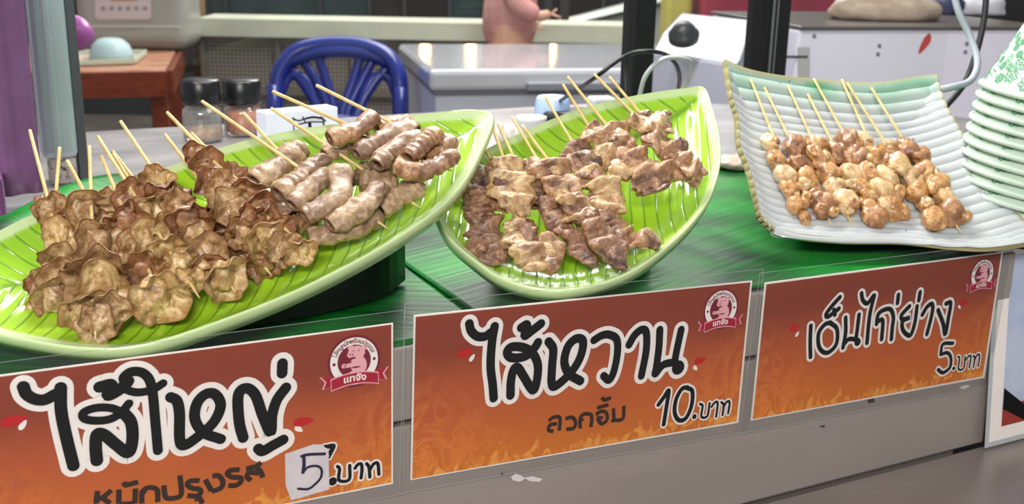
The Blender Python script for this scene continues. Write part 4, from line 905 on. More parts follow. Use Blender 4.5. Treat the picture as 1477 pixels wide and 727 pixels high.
def text_mesh(body, size, extrude=0.):
    cu = bpy.data.curves.new('txt', 'FONT'); cu.body = body; cu.size = size; cu.align_x = 'CENTER'
    cu.offset = size*.025; cu.resolution_u = 2
    ob = bpy.data.objects.new('txt', cu); COL.objects.link(ob)
    bpy.context.view_layer.update()
    me = bpy.data.meshes.new_from_object(ob.evaluated_get(bpy.context.evaluated_depsgraph_get()))
    V = np.array([v.co[:] for v in me.vertices]); Fc = [list(p.vertices) for p in me.polygons]
    bpy.data.objects.remove(ob); bpy.data.curves.remove(cu); bpy.data.meshes.remove(me)
    return V, Fc
def emblem(parent, c, d, rot, off):
    """round emblem: white ring with wording, pig playing on a crimson disc, ribbon below. d = ring diameter px"""
    P0 = S(c[0], c[1], off); k = PXM(P0); R = d/2/k
    ex = SX*math.cos(rot)+SZ*math.sin(rot); ez = -SX*math.sin(rot)+SZ*math.cos(rot)
    Q = lambda x, y, l=0: P0+ex*x*R+ez*y*R+SN*(l*1e-5)
    def disc(r, l, cx=0, cy=0, n=40, ry=None, a0=0, a=0):
        t = np.linspace(0, 2*np.pi, n, endpoint=False); ry = ry or r
        return [Q(cx+r*math.cos(x)*math.cos(a)-ry*math.sin(x)*math.sin(a), cy+r*math.cos(x)*math.sin(a)+ry*math.sin(x)*math.cos(a), l) for x in t], [list(range(n))]
    g = G(); g.add(*disc(1.10, 0)); g.add(*disc(.68, 4)); parent = g.out('emblem', wine, parent, smooth=False)
    g = G(); t = np.linspace(0, 2*np.pi, 48, endpoint=False)
    V = [Q(math.cos(x), math.sin(x), 2) for x in t]+[Q(.70*math.cos(x), .70*math.sin(x), 2) for x in t]
    g.add(V, [[i, (i+1) % 48, (i+1) % 48+48, i+48] for i in range(48)]); g.out('emblem_ring', white, parent, smooth=False)
    # pig: head, ears, belly, arm, leg as flat shapes
    g = G()
    for (x, y, r, ry, a, l) in ((.10, .34, .36, .30, 0, 5), (-.14, .60, .12, .09, .6, 6), (.44, .52, .12, .09, -.6, 6), (.18, -.18, .34, .42, .2, 7), (-.12, .28, .17, .13, -.1, 9), (-.20, -.14, .26, .09, .1, 10), (-.44, -.14, .10, .10, 0, 10), (.02, -.52, .30, .13, 0, 8)):
        g.add(*disc(r, l, x, y, 20, ry, 0, a))
    g.out('emblem_pig', pink, parent, smooth=False)
    g = G()
    for (x, y, r, ry, l) in ((-.16, .30, .03, .04, 12), (-.06, .29, .03, .04, 12), (-.06, .14, .13, .045, 12), (-.02, .44, .05, .02, 12), (.20, .44, .05, .02, 12), (.06, -.26, .20, .035, 12), (-.30, -.02, .2, .03, 12)):
        g.add(*disc(r, l, x, y, 12, ry))
    g.add(*disc(.07, 5, -.84, -.02, 10)); g.add(*disc(.07, 5, .84, -.02, 10))
    # ring wording, one syllable block at a time along the arc
    bl = ['ไ', 'ส้', 'ห', 'มู', 'ห', 'มั', 'ก', 'พ', 'ร้', 'อ', 'ม', 'ป', 'รุ', 'ง', 'ร', 'ส']
    for i, s_ in enumerate(bl):
        try: V, Fc = text_mesh(s_, .25)
        except Exception: continue
        if not len(V): continue
        a = math.radians(158-136*i/(len(bl)-1)); cx, cy = .77*math.cos(a), .77*math.sin(a); b = a-math.pi/2
        VV = [Q(cx+(v[0])*math.cos(b)-v[1]*math.sin(b), cy+v[0]*math.sin(b)+v[1]*math.cos(b), 6) for v in V]; g.add(VV, Fc)
    g.out('emblem_wording', wine, parent, smooth=False)
    # ribbon
    def rib(x): return -.86+.30*(1-(x/1.0)**2)*.55
    g1 = G(); g2 = G()
    for sg in (-1, 1):
        tail = [(.86*sg, -.52), (1.38*sg, -.46), (1.18*sg, -.70), (1.30*sg, -.98), (.80*sg, -.92)]
        g1.add([Q(x*1.06, y*1.06+.04, 13) for x, y in tail], [[0, 1, 2, 3, 4]]); g2.add([Q(x, y, 15) for x, y in tail], [[0, 1, 2, 3, 4]])
    xs_ = np.linspace(-.98, .98, 20)
    for gg, e, l in ((g1, .05, 17), (g2, 0, 19)):
        V = [Q(x*(1+e*.6), rib(x)+.19+e, l) for x in xs_]+[Q(x*(1+e*.6), rib(x)-.24-e, l) for x in xs_]
        gg.add(V, [[i, i+1, i+21, i+20] for i in range(19)])
    g1.out('ribbon_edge', pink, parent, smooth=False); g2.out('ribbon', crimson, parent, smooth=False)
    V, Fc = text_mesh('แทจัง', .40)
    if len(V):
        g = G(); g.add([Q(v[0]*1.1, rib(v[0])+v[1]-.14, 22) for v in V], Fc); g.out('ribbon_wording', white, parent, smooth=False)

def sign(label, corners, slv, emb, groups, petals, subt=None, extra=None):
    c0 = S(*corners[3]); t = thing('price_sign', label, 'sign', c0, 'laminated price signs on the counter front')
    quad(corners, .0002, card, 'card', t, .0006)
    q = np.array(corners, float); cc = q.mean(0); d = q-cc; ins = q-np.sign(d)*np.array([2.6, 2.2])
    quad([tuple(x) for x in ins], .0004, flame, 'flame_print', t, 0, True)
    lettering(t, groups, .0005)
    if subt:
        g = G(); strokes(g, subt[3], subt[2], subt[0], subt[1], .0006, round_=False, n_per=6); g.out('brown_lettering', brownink, t, smooth=False)
    g = G(); g2 = G()
    for (x, y, a, l, w, colr) in petals: petal(g if colr == 'r' else g2, (x, y), a, l, w, .0006)
    g.out('red_dab', red, t, smooth=False); g2.out('white_dab', white, t, smooth=False)
    emblem(t, *emb, .0007)
    if extra: extra(t)
    o = quad(slv, .0016, sleeve, 'laminate_sleeve', t, 0)
    # sealed edge of the sleeve, a thin pale line
    g = G(); qq = list(slv)+[slv[0]]
    for i in range(4): strokes(g, [[qq[i], qq[i+1]]], 0.7, (0, 0), 1, .0017)
    g.out('sleeve_edge', mat('sleeve edge', lin(150, 160, 156), .25), t, smooth=False)
    return t
def paper5(t):
    q = [(411, 655), (452, 641), (465, 641), (474, 652), (475, 706), (420, 722), (412, 700)]
    patch([(x, y) for x, y in q], .0011, mat('scrap paper', lin(222, 212, 214), .7, col2=lin(208, 198, 204), nscale=60), 'price_patch', t)
    g = G(); strokes(g, [([(262, 210), (340, 192), (510, 185)], 4.6), ([(285, 205), (288, 300), (278, 385)], 5.2), ([(278, 385), (330, 330), (420, 315), (475, 350), (470, 440), (400, 520), (330, 565), (225, 562)], 3.8)], 4.5, A4_[0], A4_[1], .0013); g.out('handwritten_price', bluepen, t, smooth=False)
sign('orange price sign at the left with a handwritten 5 on a white paper patch', [(-60, 549), (567, 466), (567, 698), (-60, 822)], [(-70, 532), (583, 447), (582, 712), (-70, 842)],
     ((511, 521), 72, -.0), [(*A1, 17.5, s1, 18), (*A2, 16, s1b, 18), (*A4_, 5.2, baht1, 6), (*A4_, 13, [[(598, 482)]], 4), (*A4_, 3, seven+[[(525, 110), (600, 105), (560, 190)], [(545, 120), (585, 120), (560, 160)]], 5)],
     [(20, 607, .1, 36, 15, 'r'), (33, 613, .9, 17, 8, 'w'), (438, 608, .0, 30, 13, 'r'), (431, 619, -.7, 14, 8, 'w')], (*A3, 7.8, sub1), paper5)
sign('orange price sign in the middle priced 10, below the pork plate', [(597, 455), (1085, 405), (1065, 610), (592, 693)], [(584, 438), (1101, 388), (1080, 622), (576, 712)],
     ((1040, 446), 56, 0), [(*B1, 14, s2, 14), (*B2, 12.5, s2b, 13), (*B2, 22, knob2, 13), (*B3, 7, ten, 6), (*B3, 4, baht2, 5), (*B3, 8, [[(1140, 300)]], 4)],
     [(671, 509, .1, 25, 13, 'r'), (681, 516, .9, 13, 6, 'w'), (1010, 520, .1, 20, 10, 'r'), (1003, 531, -.8, 10, 6, 'w')], (*B3, 5.9, sub2))
sign('orange price sign at the right priced 5, below the rectangular plate', [(1103, 408), (1447, 363), (1420, 545), (1083, 607)], [(1096, 394), (1462, 349), (1425, 557), (1067, 626)],
     ((1417, 396), 44, 0), [(*C1_, 7.2, s3, 8), (*C1_, 12, knob3, 8), (*C1_, 5.8, five, 6), (*C1_, 3.2, baht3, 4.5), (*C1_, 6, [[(1070, 597)]], 3.5)],
     [(1146, 473, .1, 17, 11, 'r'), (1150, 482, .9, 9, 5, 'w'), (1390, 436, .1, 15, 10, 'r'), (1384, 443, -.8, 8, 4, 'w')])
# laminated card leaning at the right end
def right_card():
    c = S(1428, 637, .012); t = thing('photo_card', 'white-bordered laminated photo card standing at the right end of the counter front', 'card', c)
    def q4(x0, x1, z0, z1, off, m, nm, th):
        P = lambda x, z: np.array([x, -.014+.10*(z-.797)-off, z])
        A = [P(x0, z0), P(x1, z0), P(x1, z1), P(x0, z1)]; Bk = [a+np.array([0, th, 0]) for a in A]
        return mesh(nm, A+Bk, [[0, 1, 2, 3], [7, 6, 5, 4]]+[[i, (i+1) % 4+0, (i+1) % 4+4, i+4][::-1] for i in range(4)], m, t, smooth=False)
    x = c[0]
    q4(x-.001, x+.25, .797, .995, -.0006, mat('laminate border', lin(176, 182, 184), .3), 'laminate_border', .0006)
    q4(x+.004, x+.24, .802, .99, 0, card, 'card', .0006)
    q4(x+.018, x+.23, .815, .975, .0003, mat('photo blue', lin(150, 165, 200), .35, col2=lin(185, 195, 215), nscale=14), 'photo_print', .0003)
    q4(x+.018, x+.23, .815, .835, .0006, mat('photo red', lin(150, 50, 42), .4), 'photo_print', .0002)
    P = lambda xx, z, o: np.array([xx, -.014+.10*(z-.797)-o, z])
    mesh('photo_print', [P(x+.018, .832, .0010), P(x+.05, .815, .0010), P(x+.07, .815, .0010), P(x+.018, .852, .0010)], [[0, 1, 2, 3]], ink, t, smooth=False)
right_card()

# ================================================================== BOWL STACK
def bowls():
    up = nrm(np.array([0, 0, 1.])+CR*.13-HF*.05); e1 = nrm(CR-up*np.dot(CR, up)); ax = np.array([e1, np.cross(up, e1), up])
    top = D(1527, 140, .98)            # centre of the topmost rim
    R, H, rt = .0655, .085, .036
    paper = mat('paper bowl', lin(198, 218, 200), .45, col2=lin(188, 208, 190), nscale=30)
    gr = mat('green print', lin(58, 140, 96), .5)
    def prof(h): return R+(rt-R)*(h/H)
    n = 11; sp = .0103
    base = top-up*sp*(n-1)
    def one():
        t = thing('paper_bowl', 'paper bowl with green flowers, topmost of the overturned stack at the right', 'bowl', base, 'overturned paper bowls')
        V, Fc = lathe([(R, 0), (R-.001, .001), (rt, H), (rt-.004, H+.0005), (rt-.004, H-.004), (0, H-.004)], base, 64, ax)
        mesh('body', V, Fc, paper, t)
        a = np.linspace(0, 2*np.pi, 65)[:-1]; P = base+(ax[0]*np.cos(a)[:, None]+ax[1]*np.sin(a)[:, None])*(R+.0005)
        q = np.linspace(0, 2*np.pi, 10, endpoint=False); V = []
        for i in range(64):
            rd = ax[0]*math.cos(a[i])+ax[1]*math.sin(a[i])
            V.append(P[i]+np.multiply.outer(np.cos(q), rd)*.0026+np.multiply.outer(np.sin(q), up)*.0026)
        V = np.concatenate(V); Fc = [[i*10+j, ((i+1) % 64)*10+j, ((i+1) % 64)*10+(j+1) % 10, i*10+(j+1) % 10] for i in range(64) for j in range(10)]
        mesh('rolled_rim', V, Fc, paper, t)
        # flowers as fine line drawing on the cone
        g = G(); rs = random.Random(4)
        def line(pts, w=.00045):
            pts = np.array(pts); d = np.gradient(pts, axis=0); d /= np.linalg.norm(d, axis=1)[:, None]+1e-9; nn = np.stack([-d[:, 1], d[:, 0]], 1)
            V = []
            for s in (1, -1):
                for p, m_ in zip(pts, nn):
                    x, h = p+m_*w*s; h = min(max(h, .002), H-.002); r = prof(h)+.00025; an = x/.05
                    V.append(base+(ax[0]*math.cos(an)+ax[1]*math.sin(an))*r+up*h)
            k = len(pts); g.add(V, [[i, i+1, i+1+k, i+k] for i in range(k-1)])
        centres = []
        for _ in range(2500):
            c = (rs.uniform(0, .05*6.28), rs.uniform(.008, H-.008)); r = rs.choice([.0075, .006, .0045, .0035])
            if all(math.hypot(c[0]-p[0], c[1]-p[1]) > (r+p[2])*.93 for p in centres): centres.append((*c, r))
        for x, h, r in centres:
            kind = rs.random(); ph = rs.uniform(0, 6.28)
            if kind < .6:
                k = rs.choice([5, 6, 7])
                for sc, w in ((1, .0004), (.72, .0002)):
                    t_ = np.linspace(0, 2*np.pi, 60); rr = r*sc*(.62+.38*np.abs(np.sin(k*t_/2+ph)))
                    line(np.stack([x+rr*np.cos(t_), h+rr*np.sin(t_)], 1), w)
                t_ = np.linspace(0, 2*np.pi, 14); line(np.stack([x+r*.22*np.cos(t_), h+r*.22*np.sin(t_)], 1))
                for j in range(k): a_ = (2*math.pi*j)/k+ph; line([(x+r*.28*math.cos(a_), h+r*.28*math.sin(a_)), (x+r*.6*math.cos(a_), h+r*.6*math.sin(a_))], .0002)
            elif kind < .8:
                for j in range(3):
                    t_ = np.linspace(0, 2*np.pi, 20); line(np.stack([x+r*(.9-.28*j)*np.cos(t_), h+r*(.9-.28*j)*np.sin(t_)], 1), .0003)
            else:
                for j in range(4):
                    a_ = ph+j*1.5; t_ = np.linspace(0, np.pi, 14)
                    line(np.stack([x+r*.9*np.cos(a_)*t_/np.pi-.35*r*np.sin(t_)*np.sin(a_), h+r*.9*np.sin(a_)*t_/np.pi+.35*r*np.sin(t_)*np.cos(a_)], 1), .0003)
                    line(np.stack([x+r*.9*np.cos(a_)*t_/np.pi+.35*r*np.sin(t_)*np.sin(a_), h+r*.9*np.sin(a_)*t_/np.pi-.35*r*np.sin(t_)*np.cos(a_)], 1), .0003)
        g.out('floral_print', gr, t, smooth=False)
        return t
    first = one(); kids = list(first.children)
    ordn = ['topmost', 'second from top', 'third from top', 'fourth from top', 'fifth from top', 'sixth from top', 'seventh from top', 'eighth from top', 'third from bottom', 'second from bottom', 'bottom one']
    for i in range(n):
        if i == 0: t = first
        else:
            t = first.copy(); COL.objects.link(t)
            for k in kids: c = k.copy(); COL.objects.link(c); c.parent = t
        t.location = tuple(base+up*sp*(n-1-i)); t['label'] = 'green-flowered paper bowl, %s in the overturned stack at the right' % ordn[i]
    # little stand lifting the stack from the leaf
    lo = base-up*.003
    zf = .9843
    V, Fc = lathe([(.058, zf-lo[2]), (.058, -.004), (.052, -.001), (0, -.001)], lo, 40, np.array([[1, 0, 0], [0, 1, 0], [0, 0, 1]]))
    tag(mesh('bowl_stand', V, Fc, propm), 'low black stand under the stack of overturned paper bowls', 'stand')
bowls()

# ================================================================== GLASS CASE
YG = .59
def atY(x, y, Y): return hit(x, y, (0, Y, 0), (0, 1, 0))
case = thing('display_case', 'glass display screen with one white and two black metal posts behind the plates', 'display case', (.2, YG, .9785))
alu = mat('white aluminium', lin(190, 202, 206), .35, metal=.35, col2=lin(176, 190, 196), nscale=8)
aluedge = mat('dark post edge', lin(92, 94, 100), .4, metal=.5); blk = mat('black post', lin(30, 28, 30), .4, metal=.2); chrome = mat('post trim', lin(150, 150, 152), .25, metal=.9)
xl = atY(50, 117, YG)[0]; xr = atY(104, 117, YG)[0]; xe = atY(118, 117, YG)[0]
def post(x0, x1, y0, y1, z0, z1, m, nm, lbl=None, bv=.002):
    o = mesh(nm, *hexa([(x0, y0, z0), (x1, y0, z0), (x1, y1, z0), (x0, y1, z0)], [(x0, y0, z1), (x1, y0, z1), (x1, y1, z1), (x0, y1, z1)]), m, case, smooth=False, label=lbl); bev(o, bv); return o
post(xl, xr, YG, YG+.04, 1.008, 1.75, alu, 'post', 'white aluminium post', .006)
post(xl+.012, xl+.020, YG-.004, YG+.002, 1.008, 1.75, alu, 'post_groove')
post(xr, xe, YG+.005, YG+.04, .9785, 1.75, aluedge, 'post_edge', 'dark grey edge strip')
post(xl+.006, xr-.002, YG+.008, YG+.038, .9785, 1.008, mat('speckled foot', lin(196, 188, 178), .7, col2=lin(70, 58, 46), nscale=220, ramp=(.55, .66)), 'post_foot', 'grimy speckled foot')
post(atY(914, 60, YG)[0], atY(945, 60, YG)[0], YG, YG+.03, .9785, 1.75, blk, 'post', 'black metal post')
post(atY(1094, 55, YG)[0], atY(1138, 55, YG)[0], YG, YG+.03, .9785, 1.75, blk, 'post', 'black metal post with a bright strip')
post(atY(1110, 55, YG)[0], atY(1114, 55, YG)[0], YG-.003, YG+.001, .9785, 1.75, chrome, 'trim_strip')
post(atY(1116.5, 55, YG)[0], atY(1119, 55, YG)[0], YG-.003, YG+.001, .9785, 1.75, chrome, 'trim_strip')
pane = thin_clear('clear pane', (.95, .97, .96), .01, .012, .02)
for a, b in ((atY(118, 55, YG)[0], atY(914, 60, YG)[0]), (atY(945, 60, YG)[0], atY(1094, 60, YG)[0]), (atY(1138, 60, YG)[0], 1.13)):
    mesh('glass_pane', [(a, YG+.015, 1.10 if a < .5 else 1.0), (b, YG+.015, 1.10 if a < .5 else 1.0), (b, YG+.015, 1.75), (a, YG+.015, 1.75)], [[0, 1, 2, 3]], pane, case, smooth=False)
# purple curtain strip
def curtain():
    xs_ = np.linspace(-.62, atY(44, 100, YG-.075)[0], 60); zs = np.linspace(.99, 1.8, 30)
    X, Z = np.meshgrid(xs_, zs, indexing='ij'); Y = YG-.075+.006*np.sin(X*95)+.004*np.sin(X*210+1)
    o = mesh('purple_curtain', np.stack([X.ravel(), Y.ravel(), Z.ravel()], 1), grid_faces(60, 30), mat('purple film', lin(142, 100, 146), .4, col2=lin(112, 72, 114), nscale=7, coat=.15), loc=(-.4, YG-.075, .99))
    md = o.modifiers.new('t', 'SOLIDIFY'); md.thickness = .001
    tag(o, 'purple plastic curtain hanging left of the white post', 'curtain')
    o = mesh('purple_box', *boxv((-.365, .47, 1.002), .28, .05, .04), mat('purple acrylic', lin(112, 72, 114), .35, coat=.1), smooth=False); bev(o, .004)
    tag(o, 'low purple plastic box below the curtain at the left end', 'box')
curtain()

# ================================================================== THINGS ON THE BACK OF THE COUNTER
ZT = .9785
def jar(pxc, ybase_px, w, hcap, label, fill, fillh, d):
    p = D(pxc, 160, d); c = np.array([p[0], p[1], ZT+.0005]); r = w/2/F0*d
    t = thing('spice_jar', label, 'jar', c, 'spice jars behind the long plate')
    zc0 = zat(pxc, 150, d)-ZT; zc1 = zat(pxc, 113, d)-ZT
    clear = thin_clear('jar plastic', (.90, .90, .88), .10, .10, .05)
    V, Fc = lathe([(r*.8, 0), (r*.98, .003), (r*1.0, zc0*.75), (r*.95, zc0*.86), (r*.78, zc0*.95), (r*.78, zc0+.004)], c, 40); Fc = Fc[:-1]
    mesh('body', V, Fc, clear, t)
    V, Fc = lathe([(r*.74, .003), (r*.90, .006), (r*.91, fillh*zc0), (0, fillh*zc0+.004)], c, 32); mesh('spice_filling', V, Fc, fill, t)
    V, Fc = lathe([(r*.90, zc0), (r*.97, zc0+.001), (r*1.0, zc0+.006), (r*.99, zc1-.003), (r*.9, zc1), (0, zc1-.0005)], c, 48)
    o = mesh('lid', V, Fc, mat('black lid', lin(18, 18, 20), .3), t)
jar(291, 210, 56, 0, 'clear spice jar with a black lid and little powder left in it', mat('pale spice', lin(176, 138, 108), .8, col2=lin(205, 178, 150), nscale=150), .35, 1.42)
jar(350, 210, 55, 0, 'spice jar with a black lid, full of orange chilli powder', mat('chilli powder', lin(168, 84, 40), .8, col2=lin(206, 124, 70), nscale=150), .80, 1.47)
# white printed card
def menu_card():
    a = D(384, 164, 1.36); b = D(487, 156, 1.42); t = thing('white_box', 'white card box with a small black drawing behind the long plate', 'box', (*((a+b)/2)[:2], ZT))
    a2, b2 = np.array([*a[:2], ZT+.0005]), np.array([*b[:2], ZT+.0005]); bk = nrm(np.cross(b2-a2, (0, 0, 1)))*-.03
    if np.dot(bk, HF) < 0: bk = -bk
    up = np.array([0, 0, a[2]-ZT]); o = mesh('body', *hexa([a2, b2, b2+bk, a2+bk], [a2+up, b2+up, b2+bk+up, a2+bk+up]), mat('white box', lin(222, 228, 238), .5), t, smooth=False); bev(o, .001)
    e = nrm(b2-a2); n = -nrm(bk); g = G()
    def at(x, y):
        p = hit(x, y, a, n); return p+n*.0006
    for pts, w in (([(421, 170), (430, 174), (440, 171)], 2.2), ([(440, 171), (452, 169), (466, 171)], 3.0), ([(428, 180), (446, 176), (466, 176)], 2.0), ([(446, 176), (448, 190)], 5.0), ([(423, 171), (424, 192)], 1.6), ([(466, 171), (467, 182)], 2.5), ([(436, 186), (458, 184)], 1.5), ([(436, 168), (440, 176)], 2), ([(462, 168), (470, 175)], 2)):
        P = np.array([at(x, y) for x, y in pts]); P = spline(P, 8); T = np.gradient(P, axis=0); T /= np.linalg.norm(T, axis=1)[:, None]; Bn = np.cross(n, T); r = w/2/PXM(P[0])
        g.add(np.vstack([P+Bn*r, P-Bn*r]), [[i, i+1, i+9, i+8] for i in range(7)])
    g.out('black_drawing', ink, t, smooth=False)
menu_card()
def cup(name, label, pxc, ytop, w, d, col, inverted=False, cat='cup'):
    p = D(pxc, ytop, d); r = w/2/F0*d; h = p[2]-ZT-.0005; c = (p[0], p[1], ZT+.0005); m = mat(name+' '+str(pxc), col, .35, coat=.3)
    if inverted: V, Fc = lathe([(r, 0), (r*1.02, .003), (r*.97, h*.6), (r*.88, h-.003), (r*.8, h), (r*.7, h-.0015), (0, h-.0015)], c, 40)
    else: V, Fc = lathe([(0, .002), (r*.7, 0), (r*.97, h*.9), (r, h), (r*.93, h), (r*.9, h*.8), (r*.62, .006), (0, .005)], c, 40)
    return tag(mesh(name, V, Fc, m), label, cat)
cup('blue_tub', 'pale blue round tub upside down behind the rounded leaf plate', 797, 139, 54, 1.52, lin(160, 184, 222), True, 'tub')
cup('white_cup', 'white plastic cup half hidden by the rim of the rounded leaf plate', 766, 168, 46, 1.40, lin(222, 222, 224))
# purple packet and crumpled clear bags
def packet(name, label, px, d, sx, sy, h, col, seed, cat='bag', rough=.3):
    p = D(*px, d); c = np.array([p[0], p[1], ZT+h*.62]); V, Fc = lump(c, np.array([HX, HF, [0, 0, 1]]), (sx, sy, h*.6), seed, .12, 3.5)
    V[:, 2] = np.maximum(V[:, 2], ZT+.0008)
    return tag(mesh(name, V, Fc, mat(name+str(seed), col, rough, coat=.4)), label, cat)
packet('purple_packet', 'glossy purple packet between the two leaf plates', (716, 205), 1.12, .022, .018, .032, lin(120, 60, 165), 41, 'packet')
packet('food_bag', 'pale yellow filled bag lying at the back edge of the counter', (668, 160), 1.55, .038, .025, .022, lin(208, 212, 176), 43)
packet('food_bag', 'clear wrinkled bag lying behind the tip of the long leaf plate', (600, 166), 1.48, .055, .03, .018, lin(196, 198, 206), 47)
packet('food_bag', 'small clear bag with pink stripe behind the two leaf plates', (738, 176), 1.34, .016, .015, .035, lin(190, 184, 176), 51)
packet('food_bag', 'pale grey bag behind the tip of the rounded leaf plate', (1056, 224), 1.30, .022, .02, .016, lin(196, 176, 160), 53)
# power strip and cables
def cable(name, label, pts, r, col, rough=.4):
    P = spline(np.array([D(x, y, d) for x, y, d in pts]), 60); V, Fc = tube(P, r, 8, nrm(CF+np.array([.1, .2, .3])))
    return tag(mesh(name, V, Fc, mat(name+label[:8], col, rough), loc=P[-1]), label, 'cable')
cable('black_cable', 'black cable looping behind the rounded leaf plate across the black post', [(800, 150, 1.55), (850, 118, 1.3), (900, 82, 1.28), (935, 74, 1.27), (965, 82, 1.3), (980, 108, 1.35), (975, 150, 1.45)], .0026, lin(24, 24, 26))
cable('black_cable', 'thin black cable dropping beside the black post behind the plate', [(905, 80, 1.34), (903, 105, 1.36), (905, 135, 1.42), (900, 160, 1.45)], .0024, lin(26, 26, 28))
cable('white_cable', 'pale grey cable arching in front of the black post', [(922, 140, 1.3), (932, 108, 1.28), (955, 86, 1.28), (982, 84, 1.3), (997, 92, 1.33), (992, 115, 1.38), (985, 130, 1.4)], .0028, lin(190, 190, 192))
cable('grey_cable', 'flat light grey cable hanging down beside the bowls', [(1373, -25, 1.22), (1382, 15, 1.22), (1400, 55, 1.22), (1410, 90, 1.21), (1400, 116, 1.2), (1372, 126, 1.19), (1345, 131, 1.19)], .0040, lin(168, 176, 184))
cable('black_cable', 'thick black cable running down behind the bowls', [(1424, -25, 1.4), (1419, 30, 1.4), (1407, 80, 1.4), (1390, 122, 1.4), (1358, 160, 1.4), (1330, 190, 1.42)], .0042, lin(26, 26, 30))
p = D(870, 150, 1.52); o = mesh('power_strip', *boxv((p[0], p[1], ZT+.018), .17, .06, .034, yawax(.4)), mat('black strip', lin(30, 30, 32), .4), smooth=False); bev(o, .006); tag(o, 'black power strip behind the rounded leaf plate', 'power strip')
p = D(868, 142, 1.46); o = mesh('adapter', *boxv((p[0], p[1], ZT+.05), .034, .03, .022, yawax(.2)), mat('white plug', lin(200, 202, 204), .4), smooth=False); bev(o, .004); tag(o, 'white plug adapter on the black power strip', 'adapter')

# ================================================================== BEHIND THE COUNTER
# back table for the appliances
zb_ = .86
_last = [None]
def bx(name, corners, z0, z1, m, parent=None, bv=.003, **k):
    c = [np.array(q, float) for q in corners]
    o = mesh(name, *hexa([(q[0], q[1], z0) for q in c], [(q[0], q[1], z1) for q in c]), m, parent, smooth=False, **k); bev(o, bv); return o
tb = thing('back_table', 'steel table behind the counter carrying the white appliances', 'table', (1.55, 1.45, 0))
fl, fr = D(935, 200, 1.94), D(1560, 200, 1.94); fl[2] = fr[2] = 0
ca = [fl, fr, fr+HF*.75, fl+HF*.75]
bx('tabletop', ca, zb_-.03, zb_, steeltop, tb)
for q in ca:
    cc = np.mean(ca, 0); q2 = q+(cc-q)*.05; mesh('leg', *rod((q2[0], q2[1], 0), (q2[0], q2[1], zb_-.03), .02, 10), steel, tb)
# white cooker with black knob
wp = mat('white enamel', lin(186, 188, 200), .35, coat=.1); wp2 = mat('white front', lin(178, 178, 196), .4, coat=.1)
FR = D(1065, 93, 1.90); z1 = FR[2]; FL = atz(942, 75, z1); e = nrm(FR-FL); dep = nrm(atz(1110, 52, z1)-FR); BR = FR+dep*.32; BL = FL+dep*.32
t = thing('cooker', 'white electric cooker with a big black knob between the black posts', 'cooker', (*((FL+BR)/2)[:2], zb_))
bx('body', [FL, FR, BR, BL], zb_+.001, z1, wp2, t, .006)
zh = z1+.045
V, Fc = hexa([FL+dep*.002, FR+dep*.002, BR, BL], [FL+dep*.10+np.array([0, 0, .03]), FR+dep*.10+np.array([0, 0, .03]), BR+np.array([0, 0, .055]), BL+np.array([0, 0, .055])])
o = mesh('control_panel', V, Fc, wp, t, smooth=False); bev(o, .004); cpan = o
kb = D(986, 46, 1.96); kn = nrm(np.array([0, 0, 1])-dep*.55); k1 = nrm(np.cross(kn, HX)); ax = np.array([nrm(np.cross(k1, kn)), k1, kn])
V, Fc = lathe([(.027, -.012), (.028, .0), (.024, .003), (.020, .012), (.014, .019), (0, .022)], kb-kn*.004, 32, ax); mesh('knob', V, Fc, mat('black knob', lin(38, 40, 42), .4), cpan, label='black dome knob')
for px, cl, nm in (((1019, 53), lin(150, 34, 44), 'red_lamp'), ((1036, 55), lin(40, 96, 70), 'green_lamp')):
    q = hit(*px, FL+dep*.002+np.array([0, 0, .012]), nrm(np.array([0, 0, 1])-dep*.35)); V, Fc = lump(q, ax, (.007, .004, .004), 5, .03); mesh(nm, V, Fc, mat(nm, cl, .3), t)
# long white chest with a chilli sticker
FL = D(1152, 42, 2.02); z1 = FL[2]; FR = atz(1520, 42, z1); dep = nrm(np.cross((0, 0, 1), FR-FL)); dep = dep if np.dot(dep, HF) > 0 else -dep
t = thing('white_chest', 'long white enamel grill cabinet with a red chilli sticker at the right', 'cabinet', (*((FL+FR)/2+dep*.2)[:2], zb_))
bx('body', [FL, FR, FR+dep*.40, FL+dep*.40], zb_+.001, z1-.001, mat('white cabinet', lin(232, 228, 240), .35, col2=lin(222, 218, 234), nscale=4, coat=.2), t, .006)
bx('steel_top', [FL-dep*.006, FR-dep*.006, FR+dep*.41, FL+dep*.41], z1, z1+.006, mat('dark steel top', lin(120, 112, 108), .28, metal=.6), t, .002)
nf = -dep
def fp(x, y, o=.0008): return hit(x, y, FL, nf)+nf*o
P = [fp(x, y) for x, y in [(1340, 47), (1343, 52), (1342, 60), (1336, 68), (1326, 78), (1324, 76), (1327, 66), (1333, 54)]]
mesh('chilli_sticker', P, [list(range(8))], mat('chilli red', lin(196, 62, 58), .4), t, smooth=False)
for x, y in ((1174, 52), (1268, 66), (1266, 78), (1394, 63), (1392, 75)):
    V, Fc = lump(fp(x, y, .0005), np.array([HX, [0, 0, 1], nf]), (.0038, .0038, .001), 3, .05); mesh('screw', V, Fc, mat('screw', lin(110, 108, 118), .4), t)
P = [fp(x, y) for x, y in [(1134, 80), (1165, 80), (1165, 84), (1134, 84)]]; mesh('slot', P, [[0, 1, 2, 3]], mat('slot', lin(70, 70, 76), .5), t, smooth=False)
P = [fp(x, y, .0006) for x, y in [(1150, 68), (1168, 68), (1168, 130), (1150, 130)]]; mesh('side_label', P, [[0, 1, 2, 3]], mat('label patch', lin(180, 180, 178), .5), t, smooth=False)
